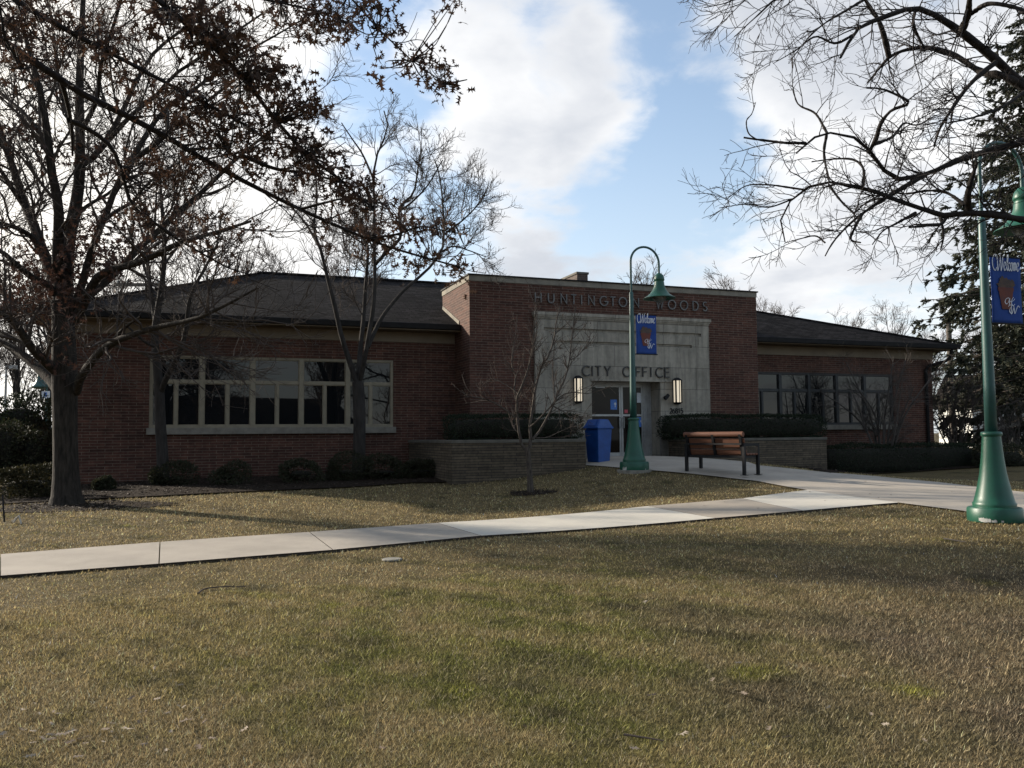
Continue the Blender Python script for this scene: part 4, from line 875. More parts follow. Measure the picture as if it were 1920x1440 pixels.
# --- the gnarled bare tree reaching in from the right
def right_tree():
    g = np.random.default_rng(61); bx, by = 6.9, 7.4; b = np.array([bx, by, float(gz(bx, by))]); e = tree('gnarled_bare_tree', b, 'bare gnarled tree with twisting black limbs reaching in from the right')
    h1 = np.array([bx-.1, by, 3.1]); h2 = np.array([bx-.25, by+.1, 4.3])
    tr = trunk_flare(b, [b+(0, 0, -.1), b+(.05, .05, 1.5), h1, h2, h2+(.1, .2, 1.6), h2+(.3, .4, 3)], np.array([.24, .21, .19, .15, .1, .04]), 18, 1.4)
    zz = lambda q: [(1240+x/2.769, y/2.769, d) for x, y, d in q]
    def lm(st, q, r0, r1, S=18):
        P = ([st] if st is not None else [])+[at(*p) for p in zz(q)]; return catmull(P, S), np.linspace(r0, r1, S)
    L = [lm(h2, [(2150, 560, 7.6), (1883, 440, 7.6), (1780, 350, 7.6), (1700, 280, 7.5), (1600, 200, 7.5), (1520, 140, 7.4), (1420, 80, 7.4), (1330, 42, 7.3), (1240, 60, 7.2), (1140, 95, 7.2), (1050, 130, 7.1), (990, 180, 7.1), (960, 260, 7), (930, 300, 7)], .055, .010, 22),
         lm(None, [(1890, 455, 7.6), (1800, 405, 7.6), (1750, 385, 7.6), (1690, 385, 7.7), (1620, 350, 7.8), (1530, 290, 7.9), (1440, 260, 8), (1360, 245, 8), (1260, 262, 8.1), (1180, 300, 8.1), (1120, 370, 8.2), (1070, 430, 8.2)], .036, .008),
         lm(None, [(1182, 295, 8.1), (1160, 200, 8), (1130, 110, 7.9), (1090, 50, 7.8), (1060, 0, 7.7), (1010, -90, 7.6)], .026, .010),
         lm(None, [(1560, 160, 7.4), (1590, 80, 7.2), (1600, 0, 7), (1610, -120, 6.9)], .032, .014),
         lm(h1, [(2200, 690, 7.9), (1883, 745, 8), (1750, 765, 8), (1640, 803, 8), (1540, 832, 7.9), (1450, 872, 7.9), (1380, 905, 7.8), (1280, 922, 7.8), (1210, 937, 7.7), (1150, 880, 7.7), (1110, 810, 7.6), (1050, 750, 7.6), (990, 710, 7.5), (920, 685, 7.5), (850, 692, 7.5), (790, 717, 7.4), (750, 745, 7.4), (700, 795, 7.4)], .052, .006, 26),
         lm(None, [(752, 743, 7.4), (650, 742, 7.4), (560, 732, 7.5), (480, 722, 7.5), (428, 714, 7.5)], .013, .008), lm(None, [(492, 724, 7.5), (452, 690, 7.5), (442, 628, 7.5), (470, 590, 7.5), (490, 530, 7.5)], .007, .003),
         lm(h1, [(2200, 1180, 7.3), (1883, 1145, 7.3), (1780, 1122, 7.3), (1680, 1108, 7.3), (1600, 1095, 7.3), (1555, 1130, 7.3), (1480, 1122, 7.4), (1380, 1092, 7.4), (1280, 1062, 7.5), (1180, 1020, 7.5), (1080, 985, 7.6), (980, 962, 7.6), (880, 957, 7.7), (820, 945, 7.7), (740, 985, 7.7), (690, 1030, 7.8), (620, 1110, 7.8), (642, 1255, 7.8)], .05, .005, 26),
         lm(None, [(1595, 1085, 7.3), (1590, 1030, 7.2), (1602, 960, 7.1), (1640, 840, 7)], .028, .012),
         lm(None, [(1370, 908, 7.8), (1265, 968, 7.7), (1160, 1030, 7.6), (1040, 1112, 7.5), (960, 1180, 7.5), (890, 1260, 7.4), (850, 1330, 7.4)], .024, .005),
         lm(None, [(1040, 1115, 7.5), (1000, 1190, 7.4), (985, 1245, 7.4), (1035, 1260, 7.3)], .014, .006), lm(None, [(1575, 1065, 7.3), (1480, 1000, 7.5), (1380, 990, 7.6), (1280, 1005, 7.7), (1190, 1000, 7.8)], .016, .005),
         lm(None, [(1075, 795, 7.6), (1115, 720, 7.5), (1140, 640, 7.4), (1200, 570, 7.3), (1288, 535, 7.2), (1195, 480, 7.2), (1130, 460, 7.1), (1065, 455, 7.1)], .018, .006), lm(None, [(1735, 325, 7.5), (1640, 400, 7.4), (1560, 490, 7.3), (1500, 580, 7.2), (1450, 660, 7.1), (1415, 760, 7.1)], .022, .008),
         lm(None, [(1105, 750, 7.6), (1200, 710, 7.8), (1260, 640, 8), (1330, 650, 8.1), (1420, 600, 8.2)], .014, .005), lm(None, [(860, 690, 7.5), (800, 590, 7.6), (710, 540, 7.7), (680, 440, 7.8)], .012, .004), lm(None, [(858, 700, 7.5), (845, 800, 7.5), (870, 940, 7.6)], .012, .008),
         lm(None, [(1045, 970, 7.6), (1050, 880, 7.7), (1000, 830, 7.8), (900, 825, 7.9), (780, 840, 8)], .014, .005), lm(None, [(1320, 1105, 7.4), (1220, 1160, 7.3), (1150, 1200, 7.2), (1095, 1270, 7.2)], .012, .005), lm(None, [(870, 960, 7.7), (930, 1040, 7.6), (1000, 1110, 7.5)], .012, .007),
         lm(None, [(1480, 1130, 7.4), (1450, 1165, 7.3), (1380, 1172, 7.3), (1285, 1180, 7.3)], .013, .008), lm(None, [(1450, 1130, 7.4), (1465, 1220, 7.3), (1450, 1300, 7.3)], .013, .005), lm(None, [(740, 985, 7.7), (640, 970, 7.8), (560, 960, 7.8), (440, 965, 7.9), (330, 1040, 7.9)], .009, .003), lm(None, [(690, 1030, 7.8), (560, 1075, 7.8), (440, 1060, 7.8), (300, 1080, 7.8)], .008, .003),
         lm(None, [(1000, 180, 7.1), (900, 225, 7), (800, 190, 7), (700, 260, 7), (580, 330, 7)], .012, .003), lm(None, [(1050, 0, 7.7), (950, 60, 7.6), (850, 120, 7.5), (760, 200, 7.4), (660, 330, 7.4)], .012, .003), lm(None, [(960, -100, 7), (800, -60, 7), (620, -20, 7), (500, 80, 7), (380, 190, 7)], .014, .003), lm(None, [(620, -20, 7), (420, -10, 7), (320, 20, 7), (220, 40, 7)], .008, .003),
         lm(None, [(850, 1260, 7.4), (800, 1225, 7.5), (720, 1240, 7.5), (640, 1262, 7.6)], .007, .003), lm(None, [(1320, 45, 7.3), (1310, 130, 7.5), (1360, 240, 7.8)], .014, .008), lm(None, [(1610, 70, 7.2), (1700, 20, 7), (1840, 40, 6.9), (1950, 90, 6.8)], .02, .01), lm(None, [(1883, 480, 7.5), (1760, 560, 7.2), (1620, 610, 7), (1480, 640, 6.9)], .016, .005)]
    LL = [(catmull(P, 24), np.interp(np.linspace(0, 1, 24), np.linspace(0, 1, len(r)), r)) for P, r in L]; LP = stack(LL)
    # knobbly joints
    LP = (LP[0], 1.15*LP[1]*(1+.12*g.normal(size=LP[1].shape)).clip(.8, 1.35))
    s1 = spawn(g, LP, 330, 6, (.25, .85), (.5, 1.2), (.3, 1), .02, .15, .5, .0026, .008, side=(-.5, 0, 0)); s2 = spawn(g, s1, 1300, 5, (.12, .45), (.4, 1.2), (.15, 1), .0, .15, .7, .0022); s3 = spawn(g, s2, 2600, 3, (.04, .18), (.5, 1.2), (.1, 1), .0, .2, .8, .0015)
    wood('trunk', M_limb, e, (tr, 14), (LP, 8)); wood('branches', M_twigd, e, (s1, 4), (s2, 3), (s3, 3))
right_tree()

# --- spruce, right of the building
def spruce():
    g = np.random.default_rng(71); b = at(2010, 850, 31); b[2] = gz(b[0], b[1]); H = 18.5; e = tree('spruce_tree', b, 'tall dark spruce with drooping boughs at the right edge behind the lamp post')
    tr = trunk_flare(b, [b+(0, 0, -.1), b+(0, 0, H*.5), b+(0, 0, H)], np.array([.32, .2, .03]), 12, 1.3)
    n = 270; z = np.linspace(1.2, H-.8, n)+g.normal(0, .12, n); az = np.arange(n)*2.39996+g.normal(0, .3, n); ln = (1-(z/H))**.7*6.3*g.uniform(.72, 1.12, n)+.25; ln[z < 3] *= .85
    S = 10; t = np.linspace(0, 1, S)[None]; out = ln[:, None]*t; dz = ln[:, None]*(.10*t-.42*t**1.6+.16*t**4); P = np.stack([b[0]+out*np.cos(az)[:, None], b[1]+out*np.sin(az)[:, None], b[2]+z[:, None]+dz], -1)
    br = (P, (.012+.008*ln)[:, None]*(1-.8*t))
    s1 = spawn(g, br, 5200, 5, (.4, 1.1), (.5, 1.0), (.12, 1), -.25, .1, .5, .004, .012, .5)
    s2 = spawn(g, s1, 9000, 3, (.15, .42), (.4, .9), (.1, 1), -.35, .1, .6, .003, .01, .3)
    wood('trunk', M_oak, e, (tr, 10)); wood('branches', M_twig, e, (br, 5), (s1, 3))
    # needles clothe every twig: flattened brushes
    def needles(par, m):
        p = sample(g, par, m, (0, 1)); PP, RR = par; q = p; d = nrm(g.normal(size=(m, 3))*.5+np.array([0, 0, -.35])+nrm((p-b)*np.array([1, 1, 0]))*.8); s = nrm(np.cross(d, g.normal(size=(m, 3)))); l = g.uniform(.10, .22, m)[:, None]; w = l*.26
        V = np.stack([q-s*w, q+s*w, q+d*l], 1).reshape(-1, 3); return V, np.arange(m*3).reshape(-1, 3)
    v1, f1 = needles(s1, 62000); v2, f2 = needles(s2, 80000); leaf_obj('needles', M_spruce, e, np.vstack([v1, v2]), np.vstack([f1, f2+len(v1)]))
spruce()

def bush(name, base, label, h, spread, ns, m=M_twig, cat='shrub', seed=1, lean=.0, n2=260, n3=900, r=.02, group=None, up=.25):
    g = np.random.default_rng(seed); e = tree(name, base, label, cat, group); P = []
    for i in range(ns):
        a = g.uniform(0, 6.28); s = spread*g.uniform(.3, 1); top = np.array([math.cos(a)*s+lean*h, math.sin(a)*s, h*g.uniform(.7, 1)]); mid = top*np.array([.35, .35, .5])+g.normal(size=3)*.06*h
        P.append(catmull([base+(math.cos(a)*.08, math.sin(a)*.08, -.05), base+mid, base+top], 10))
    st = (np.array(P), np.linspace(r, r*.25, 10)[None].repeat(ns, 0)); s1 = spawn(g, st, max(n2//4, 8), 5, (.3*h*.6, .6*h*.6), (.4, 1.1), (.2, 1), up, .18, .6, .004, r*.6); s2 = spawn(g, s1, n2, 4, (.15*h*.6, .4*h*.6), (.4, 1.1), (.15, 1), up*.6, .2, .6, .003); s3 = spawn(g, s2, n3, 3, (.08*h*.6, .2*h*.6), (.4, 1.1), (.1, 1), up*.5, .2, .7, .0025)
    wood('stems', m, e, (st, 6)); wood('twigs', m, e, (s1, 4), (s2, 3), (s3, 3)); return e
b = G(1655, 888); p2 = bw(13.6, -.0); b = np.array([p2[0], p2[1], 0.0]); r_ = ray(1657, 840); b = r_*26.3; b[2] = float(gz(b[0], b[1]))
bush('dogwood', b, 'bare spreading dogwood behind the low hedge against the dark right window', 3.6, 2.3, 9, M_twigl, 'tree', 81, 0, 420, 1700, .045, up=.1)
b = at(1795, 850, 29.5); b[2] = gz(b[0], b[1]); bush('bare_thicket', b, 'bare many-stemmed shrub at the corner under the spruce boughs', 3.3, 2.0, 16, M_twig, 'shrub', 83, 0, 420, 1800, .03)
b = at(1905, 850, 27.5); b[2] = gz(b[0], b[1]); bush('bare_thicket', b, 'bare twiggy shrub right of the lamp post below the spruce', 2.2, 1.1, 9, M_twigl, 'shrub', 84, 0, 200, 800, .018)

# --- clipped hedges and evergreen shrubs
def hedge(name, c, rz, sx, sy, z0, z1, label, seed, n=16000, m=M_yew, size=(.03, .06), lump=.06, cat='hedge', rnd=.22, group=None):
    """clipped mass of small leaves over a solid core coloured as inner shade"""
    g = np.random.default_rng(seed); e = tree(name, (c[0], c[1], z0), label, cat, group); e.rotation_euler = (0, 0, rz); h = z1-z0
    def surf(u, v):    # superellipsoid-ish box
        return u
    ex = rnd
    fa = np.array([sy*h, sx*h, sx*sy]); ax = g.choice(3, n, p=fa/fa.sum()); q = g.uniform(-1, 1, (n, 3)); q[np.arange(n), ax] = np.where(g.random(n) < .5, -1., 1.)
    w_ = (np.abs(q)**(2/max(ex, .05))).sum(1, keepdims=True)**(max(ex, .05)/2); q = q/np.maximum(w_, 1)
    ph = g.uniform(0, 6.28, 6); lum = .985+lump*(np.sin(q[:, :1]*sx*2.1+ph[0])+np.sin(q[:, 1:2]*sy*3.3+ph[1])+np.sin(q[:, 2:3]*h*4+q[:, :1]*sx*1.3+ph[2]))*.5
    hv = np.array([sx/2, sy/2, h/2]); p = q*(hv+(lum-1+g.normal(-.012, .04, (n, 1)))*hv.min()*1.3)+np.array([0, 0, h/2]); p[:, 2] = np.maximum(p[:, 2], .01)
    nn = nrm(q+g.normal(size=q.shape)*.6); v, f = leaves(g, p, size, OVAL[::2], 0, up=nn*1.4, curl=.3)
    np_mesh('foliage', v, f, m, e, False, uv=False)
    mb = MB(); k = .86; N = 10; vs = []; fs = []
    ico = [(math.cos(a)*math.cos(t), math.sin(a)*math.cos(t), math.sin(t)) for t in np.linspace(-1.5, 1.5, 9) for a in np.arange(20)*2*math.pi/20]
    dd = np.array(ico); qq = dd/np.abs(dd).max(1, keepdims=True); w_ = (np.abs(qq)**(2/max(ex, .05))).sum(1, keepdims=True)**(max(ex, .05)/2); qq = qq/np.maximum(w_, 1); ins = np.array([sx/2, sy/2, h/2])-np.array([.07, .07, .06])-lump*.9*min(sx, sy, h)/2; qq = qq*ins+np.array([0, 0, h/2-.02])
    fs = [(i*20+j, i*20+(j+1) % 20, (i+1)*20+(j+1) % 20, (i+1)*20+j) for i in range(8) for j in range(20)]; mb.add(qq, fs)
    mb.build('shaded_core', M_hcore, e, smooth=True); return e  # solid core, its dark colour stands in for shade inside the foliage
M_hcore = mat('inner_shade_core', (.012, .013, .008), .95, var=(.02, .017, .012), vscale=12, bump=1, bscale=25)
def hb(u0, u1, v0, v1):                 # centre of a box in building plan
    return bw((u0+u1)/2, (v0+v1)/2)
hedge('clipped_hedge', hb(-1.05, 2.1, -2.5, -1.1), YAW, 3.2, 1.35, EZ-.10, EZ+.49, 'dark clipped hedge on the left planter, right behind the blue bin and sapling', 91, 15000)
hedge('clipped_hedge', hb(5.5, 10.6, -1.05, -.2), YAW, 5.2, 1.05, EZ-.12, EZ+.52, 'dark clipped hedge on the right planter, behind the bench', 92, 20000)
mid = hb(10.7, 16.9, -1.1, .1); ang = YAW; ln = 6.2
hedge('low_hedge', mid, ang, ln, 1.2, float(gz(mid[0], mid[1]))-.05, float(gz(mid[0], mid[1]))+.82, 'long low dark hedge along the right wing', 93, 22000, lump=.08)
b = G(1895, 876); hedge('low_shrub', b+(0, .6, 0), .1, 1.6, 1.1, float(b[2])-.05, float(b[2])+.62, 'low brownish shrub right of the lamp post base', 94, 4500, M_shrub, (.04, .08), .25, 'shrub', .6)
for (x, y, w, h, d, lab, sd, mm, n) in [
    (30, 938, 1.5, .72, .9, 'broad golden topped shrub at the left edge beside the oak trunk', 101, M_shrubg, 7000),
    (172, 925, .62, .52, .5, 'small dark shrub just right of the oak trunk', 102, M_shrub, 3000),
    (298, 915, 1.0, .48, .7, 'low dark shrub at the foot of the slim tree', 103, M_shrub, 3600),
    (415, 914, .85, .58, .7, 'small open shrub with bare stem under the tan windows', 104, M_shrub, 2400),
    (555, 908, 1.0, .58, .8, 'dark rounded shrub left of the wide tree', 105, M_shrub, 3800),
    (640, 905, 1.1, .55, .8, 'dark spreading shrub at the foot of the wide tree', 106, M_shrub, 3800),
    (715, 902, 1.0, .50, .8, 'dark spreading shrub right of the wide tree', 107, M_shrub, 3600),
    (785, 900, .95, .48, .8, 'dark shrub against the left corner of the stone planter', 108, M_shrub, 3600)]:
    b = G(x, y); hedge('shrub', b+(0, .45, 0), .2, w*.88, d, float(b[2])-.02, float(b[2])+h*.85, lab, sd, int(n*.9), mm, (.035, .085), .55, 'shrub', .95)
for (x, Y, w, h, d, lab, sd, mm, n, rn) in [
    (35, 21.5, 1.75, 2.2, 1.6, 'tall dark evergreen bush at the left edge beside the building corner', 111, M_yew, 9000, .85),
    (-40, 20, 2.4, 1.7, 2.0, 'wide dark evergreen bush cut by the left edge', 112, M_shrub, 7000, .8),
    (75, 20.5, 1.1, 1.35, 1.1, 'dark bush behind the oak trunk by the building corner', 113, M_shrub, 5000, .8)]:
    p = at(x, 860, Y); z = float(gz(p[0], p[1])); hedge('evergreen_bush', p, .3, w, d, z-.02, z+h, lab, sd, n, mm, (.05, .11), .22, 'bush', rn)

# ------------------------------------------------------------------ street furniture
def nib(path, mb, ox, oz, s, y0, y1, wmax, mat=0, n=26):
    """broad-pen calligraphy stroke"""
    P = catmull([(p[0], 0, p[1]) for p in path], n)[:, [0, 2]]; T = np.gradient(P, axis=0); th = np.arctan2(T[:, 1], T[:, 0]); w = wmax*(.28+.72*np.abs(np.sin(th-R(35))))
    ribbon(P, w, y0, y1, mb, ox, oz, s, mat)
def script_strokes():
    S = [[(.20,.60),(.10,.67),(.01,.52),(.02,.30),(.10,.20),(.15,.30)], [(.11,.60),(.17,.66),(.19,.45),(.19,.20),(.26,.40),(.31,.63)], [(.30,.66),(.315,.42),(.315,.20),(.37,.40),(.40,.62),(.46,.70)]]
    def e(x): return [(x,.33),(x+.06,.37),(x+.07,.45),(x+.03,.46),(x,.36),(x+.015,.23),(x+.05,.22),(x+.09,.30)]
    S += [e(.42)]
    S += [[(.52,.30),(.57,.48),(.60,.66),(.575,.69),(.55,.52),(.535,.30),(.55,.22),(.58,.28)]]
    S += [[(.66,.42),(.63,.46),(.60,.40),(.595,.27),(.62,.21),(.66,.28)]]
    S += [[(.72,.46),(.685,.42),(.675,.28),(.70,.21),(.735,.28),(.74,.40),(.715,.46),(.755,.44)]]
    S += [[(.775,.45),(.78,.22)], [(.778,.36),(.805,.46),(.822,.40),(.818,.22)], [(.82,.36),(.848,.46),(.865,.40),(.86,.26),(.885,.26)], e(.90)]
    return S
MONO = [[(.30,.95),(.10,.90),(.0,.72),(.10,.60),(.25,.72),(.34,.92),(.30,.60),(.22,.45)], [(.22,.72),(.55,.78),(.72,.92)], [(.62,1.0),(.50,.85),(.46,.62),(.58,.52),(.70,.62)],
        [(.30,.52),(.42,.56),(.44,.30),(.46,.08),(.56,.30),(.62,.46)], [(.60,.50),(.64,.28),(.66,.08),(.78,.30),(.90,.52),(1.02,.44)], [(.36,.42),(.30,.20),(.44,.05)]]
def street_lamp(loc, rz, label, pad):
    e = empty('street_lamp', loc, rz, label, 'street lamp', 'green bell lamps with welcome banners')
    m = MB(); m.lathe([(.325, 0), (.33, .02), (.33, .16), (.315, .185), (.26, .19), (.258, .21), (.262, .235), (.245, .255), (.225, .33), (.19, .48), (.16, .64), (.138, .82), (.122, 1.0), (.112, 1.12)], 40); m.build('flared_base', M_green, e, smooth=True).modifiers.new('s', 'EDGE_SPLIT').split_angle = R(50)
    m = MB(); m.lathe([(.118, 1.12), (.130, 1.135), (.130, 1.165), (.118, 1.18), (.085, 1.185)], 32); m.build('collar', M_green, e, smooth=True)
    m = MB(); m.lathe([(.076, 1.18), (.07, 1.8), (.055, 3.2), (.046, 4.05), (.04, 4.07)], 28); m.build('pole', M_greend, e, smooth=True)
    A = .37; top = 4.78; pts = [(0, 0, 4.05), (0, 0, 4.4)]+[(A-A*math.cos(t), 0, top+A*math.sin(t)) for t in np.linspace(0, math.pi, 22)]+[(2*A, 0, 4.62), (2*A, 0, 4.5)]
    m = MB(); m.tube(pts, .026, 12); m.build('curved_arm', M_greend, e, smooth=True)
    m = MB(); c = (2*A, 0, 0); m.lathe([(.03, 4.56), (.06, 4.545), (.105, 4.49), (.122, 4.42), (.122, 4.385), (.105, 4.37), (.112, 4.345), (.125, 4.25), (.16, 4.16), (.225, 4.07), (.30, 4.01), (.365, 3.975), (.375, 3.96), (.36, 3.962), (.28, 4.0), (.10, 4.05)], 36, c); m.build('bell_shade', M_green, e, smooth=True)
    m = MB(); m.lathe([(.165, 4.02), (.16, 3.96), (.12, 3.90), (.06, 3.865), (.0005, 3.855)], 24, c, cap=False); m.build('lens', M_lens, e, smooth=True)
    m = MB(); m.tube([(.03, 0, 3.56), (.66, 0, 3.56)], .012, 8); m.build('banner_bracket', M_black, e); m = MB(); m.tube([(.03, 0, 2.645), (.66, 0, 2.645)], .012, 8); m.build('banner_bracket', M_black, e)
    # banner cloth, gently waved
    x0, x1, z0, z1 = .105, .635, 2.65, 3.555; nx, nz = 10, 16; vs = []
    def wave(x, z): return .010*math.sin((x-x0)*7+z*1.7)*math.sin((z-z0)/(z1-z0)*math.pi)
    for j in range(nz+1):
        for i in range(nx+1): x = x0+(x1-x0)*i/nx; z = z0+(z1-z0)*j/nz; vs.append((x, wave(x, z), z))
    W = nx+1; m = MB(); m.add(vs, [(j*W+i, j*W+i+1, (j+1)*W+i+1, (j+1)*W+i) for j in range(nz) for i in range(nx)]); bn = m.build('welcome_banner', M_banner, e, smooth=True)
    s_ = bn.modifiers.new('cloth', 'SOLIDIFY'); s_.thickness = .004; s_.offset = 0
    y0, y1 = -.0155, -.0135
    m = MB()
    for st in script_strokes(): nib(st, m, x0+.03, z1-.285, .47*1.0, y0, y1, .014)
    m.build('welcome_lettering', M_white, bn); m = MB()
    for q in MONO: nib(q, m, x0+.22, z0+.115, .245, y0, y1, .013)
    m.build('monogram', M_white, bn)
    m = MB(); px, pz = x0+.245, z0
    m.prism([(px-.075, pz+.19), (px+.075, pz+.19), (px+.125, pz+.44), (px+.135, pz+.44), (px+.135, pz+.49), (px-.135, pz+.49), (px-.135, pz+.44), (px-.125, pz+.44)], y0+.0005, y1+.001); m.build('flower_pot_print', M_pot, bn)
    m = MB(); rr = np.random.default_rng(4); pts = []
    pts = [(px-.12, pz+.492)]+[(px+.01+ (.152+.014*rr.normal())*math.cos(a), pz+.515+(.115+.018*rr.normal())*math.sin(a)) for a in np.linspace(math.pi, 0, 22)]+[(px+.12, pz+.492)]
    m.prism(pts[::-1], y0+.0007, y1+.001); m.build('plant_print', M_potleaf, bn)
    # bare primer where the paint has flaked off the foot
    rr = np.random.default_rng(int(abs(loc[0])*10)); k = 0
    for k in range(8):
        a = rr.uniform(3.3, 6.2) if k > 3 else 3.35+.1*k; h = rr.uniform(.015, .04) if k > 3 else rr.uniform(.04, .08); z = rr.uniform(.0, .02); w = rr.uniform(.03, .12); n_ = 5
        v0 = [(.3325*math.cos(a+w*(i/n_-.5)*2), .3325*math.sin(a+w*(i/n_-.5)*2), z) for i in range(n_+1)]; v1 = [(.3325*math.cos(a+w*(i/n_-.5)*2), .3325*math.sin(a+w*(i/n_-.5)*2), z+h*rr.uniform(.5, 1)) for i in range(n_+1)]
        m = MB(); m.add(v0+v1, [(i, i+1, n_+1+i+1, n_+1+i) for i in range(n_)]); m.build('paint_flake', M_chip, e)
    if pad:
        m = MB(); m.lathe([(.40, -.3), (.40, .0), (.38, .004)], 28, (0, 0, 0)); m.build('concrete_pad', M_conc, e)
    return e
p = G(1866, 977); street_lamp((p[0], p[1], p[2]+.0), R(17), 'nearer green lamp post with welcome banner, at the right edge beside the walk', False)
p = at(1189.5, 881, 18.9); street_lamp((p[0], p[1], p[2]), R(20), 'farther green lamp post with welcome banner, on a concrete pad before the doorway', True)

def bench():
    a = G(1288, 885.5); b = G(1396, 897.5); d = b-a; ln = float(np.hypot(d[0], d[1])); rz = math.atan2(d[1], d[0]); z0 = float((a[2]+b[2])/2)+.02
    e = empty('park_bench', (a[0], a[1], z0), rz, 'park bench with orange brown slats and black frame seen from behind on the walk', 'bench')
    W = ln; w = .06; D = .56
    for x in (0, W):
        s = 1 if x else -1
        for y, h in ((0, .66), (D, .66)):
            m = MB(); m.box(x-w/2, x+w/2, y-w/2, y+w/2, 0.008, h); m.box(x-.07, x+.07, y-.06, y+.06, 0, .008); m.build('leg', M_black, e)
        m = MB(); m.box(x-w/2, x+w/2, w/2, D-w/2, .61, .66); m.build('armrest', M_black, e)
    m = MB(); m.box(w/2, W-w/2, .02, .06, .36, .41); m.box(w/2, W-w/2, D-.05, D-.01, .36, .41); m.box(.01, .05, .06, D-.05, .36, .41); m.box(W-.05, W-.01, .06, D-.05, .36, .41); m.box(W/2-.025, W/2+.025, .06, D-.05, .36, .41); m.build('seat_frame', M_black, e)
    for x in (.05, W/2, W-.05):
        m = MB(); m.obox((x, .05, .40), (x, -.07, .86), .055, .045, (0, 1, 0)); m.obox((x, .16, .40), (x, .05, .42), .05, .04); m.build('back_support', M_black, e)
    m = MB(); m.obox((.02, -.055, .655), (W-.02, -.055, .655), .02, .035); m.build('back_rail', M_black, e)
    for k in range(4):
        m = MB(); y = .085+k*.122; m.box(-.02, W+.02, y, y+.108, .415, .455); m.build('seat_slat', M_wood, e, bevel=.012)
    for z, h in ((.49, .10), (.605, .10), (.725, .11)):
        y = .05-.12*(z-.40)/.46+.045; m = MB(); n = 2; m.obox((-.02, y, z), (W+.02, y, z), .036, h, (0, -.25, 1)); m.build('back_slat', M_wood, e, bevel=.01)
    z = .86; y = -.04; pr = [(y+.05*math.cos(t), z+.058*math.sin(t)) for t in np.linspace(0, 2*math.pi, 15)[:-1]]; m = MB(); n = len(pr)
    m.add([(-.02, q[0], q[1]) for q in pr]+[(W+.02, q[0], q[1]) for q in pr], [(i, (i+1) % n, n+(i+1) % n, n+i) for i in range(n)]+[tuple(range(n-1, -1, -1)), tuple(range(n, 2*n))]); m.build('top_rail', M_wood, e)
bench()
def bin_():
    p = G(1122, 868.5); e = empty('waste_bin', (p[0]+.03, p[1]+.22, p[2]+.02), R(38), 'tall blue plastic waste bin with domed lid beside the left planter', 'waste bin')
    m = MB(); b_, t = .20, .245; m.add([(-b_,-b_,0), (b_,-b_,0), (b_,b_,0), (-b_,b_,0), (-t,-t,.84), (t,-t,.84), (t,t,.84), (-t,t,.84)], [(3,2,1,0), (4,5,6,7), (0,1,5,4), (1,2,6,5), (2,3,7,6), (3,0,4,7)]); m.build('bin_body', M_bluebin, e, bevel=.02)
    m = MB(); m.box(-.275, .275, -.275, .275, .83, .885); m.build('lid_rim', M_bluebin, e, bevel=.015)
    m = MB(); m.add([(-.26,-.26,.885), (.26,-.26,.885), (.26,.26,.885), (-.26,.26,.885), (-.15,-.225,1.07), (.15,-.225,1.07), (.15,.225,1.07), (-.15,.225,1.07)], [(4,5,6,7), (0,1,5,4), (1,2,6,5), (2,3,7,6), (3,0,4,7)]); m.build('domed_lid', M_bluebin, e, bevel=.025)
    for s in (-1, 1):
        m = MB(); m.obox((s*.245, -.15, .92), (s*.245, .15, .92), .01, .01); m.add([(s*.252, -.17, .905), (s*.252, .17, .905), (s*.175, .15, 1.04), (s*.175, -.15, 1.04), (s*.262, -.17, .91), (s*.262, .17, .91), (s*.185, .15, 1.045), (s*.185, -.15, 1.045)], [(0,1,2,3), (7,6,5,4), (0,4,5,1), (1,5,6,2), (2,6,7,3), (3,7,4,0)]); m.build('push_flap', M_bluebin, e)
bin_()

# far left: small lamp with a sign, tall light pole, utility poles
def far_lamp():
    p = at(87, 760, 40); z = float(gz(p[0], p[1])); e = empty('street_lamp', (p[0], p[1], z), math.pi, 'small distant bell lamp with white sign, left of the oak trunk', 'street lamp')
    h = at(75, 725, 40)[2]-z; m = MB(); m.tube([(0, 0, 0), (0, 0, h+.3)], [.07, .04], 10); m.build('pole', M_greend, e)
    A = .17; m = MB(); m.tube([(A-A*math.cos(t), 0, h+.3+A*math.sin(t)) for t in np.linspace(0, math.pi, 12)], .025, 8); m.build('curved_arm', M_greend, e)
    m = MB(); m.lathe([(.04, .62), (.12, .58), (.14, .48), (.13, .42), (.2, .25), (.3, .1), (.40, .0), (.36, -.03), (.15, -.1)], 20, (2*A, 0, h-.02)); m.build('bell_shade', M_greend, e, smooth=True)
    zs = at(88, 740, 40)[2]-z; m = MB(); m.box(-.2, .2, .07, .085, zs-.19, zs+.17); s = m.build('white_sign', M_paper, e, bevel=.004)
    m = MB(); m.box(-.06, .09, .086, .09, zs-.1, zs+.11); m.build('blue_mark', M_bluep, s)
far_lamp()
M_pole = mat('weathered_pole_wood', (.11, .095, .08), .9, var=(.07, .06, .05), vscale=6, bump=.3)
def light_pole():
    p = at(9.5, 770, 60); z = float(gz(p[0], p[1])); e = empty('light_pole', (p[0], p[1], z), 0, 'tall thin grey light pole far behind at the left edge', 'light pole'); h = at(9, 687, 60)[2]-z
    m = MB(); m.tube([(0, 0, 0), (0, 0, h)], [.11, .07], 10); m.build('pole', M_alu, e); m = MB(); m.box(-.05, .75, -.12, .12, h-.1, h+.08); m.box(.3, .72, -.2, .2, h-.22, h-.1); m.build('flood_lamp', M_alu, e, bevel=.02)
light_pole()
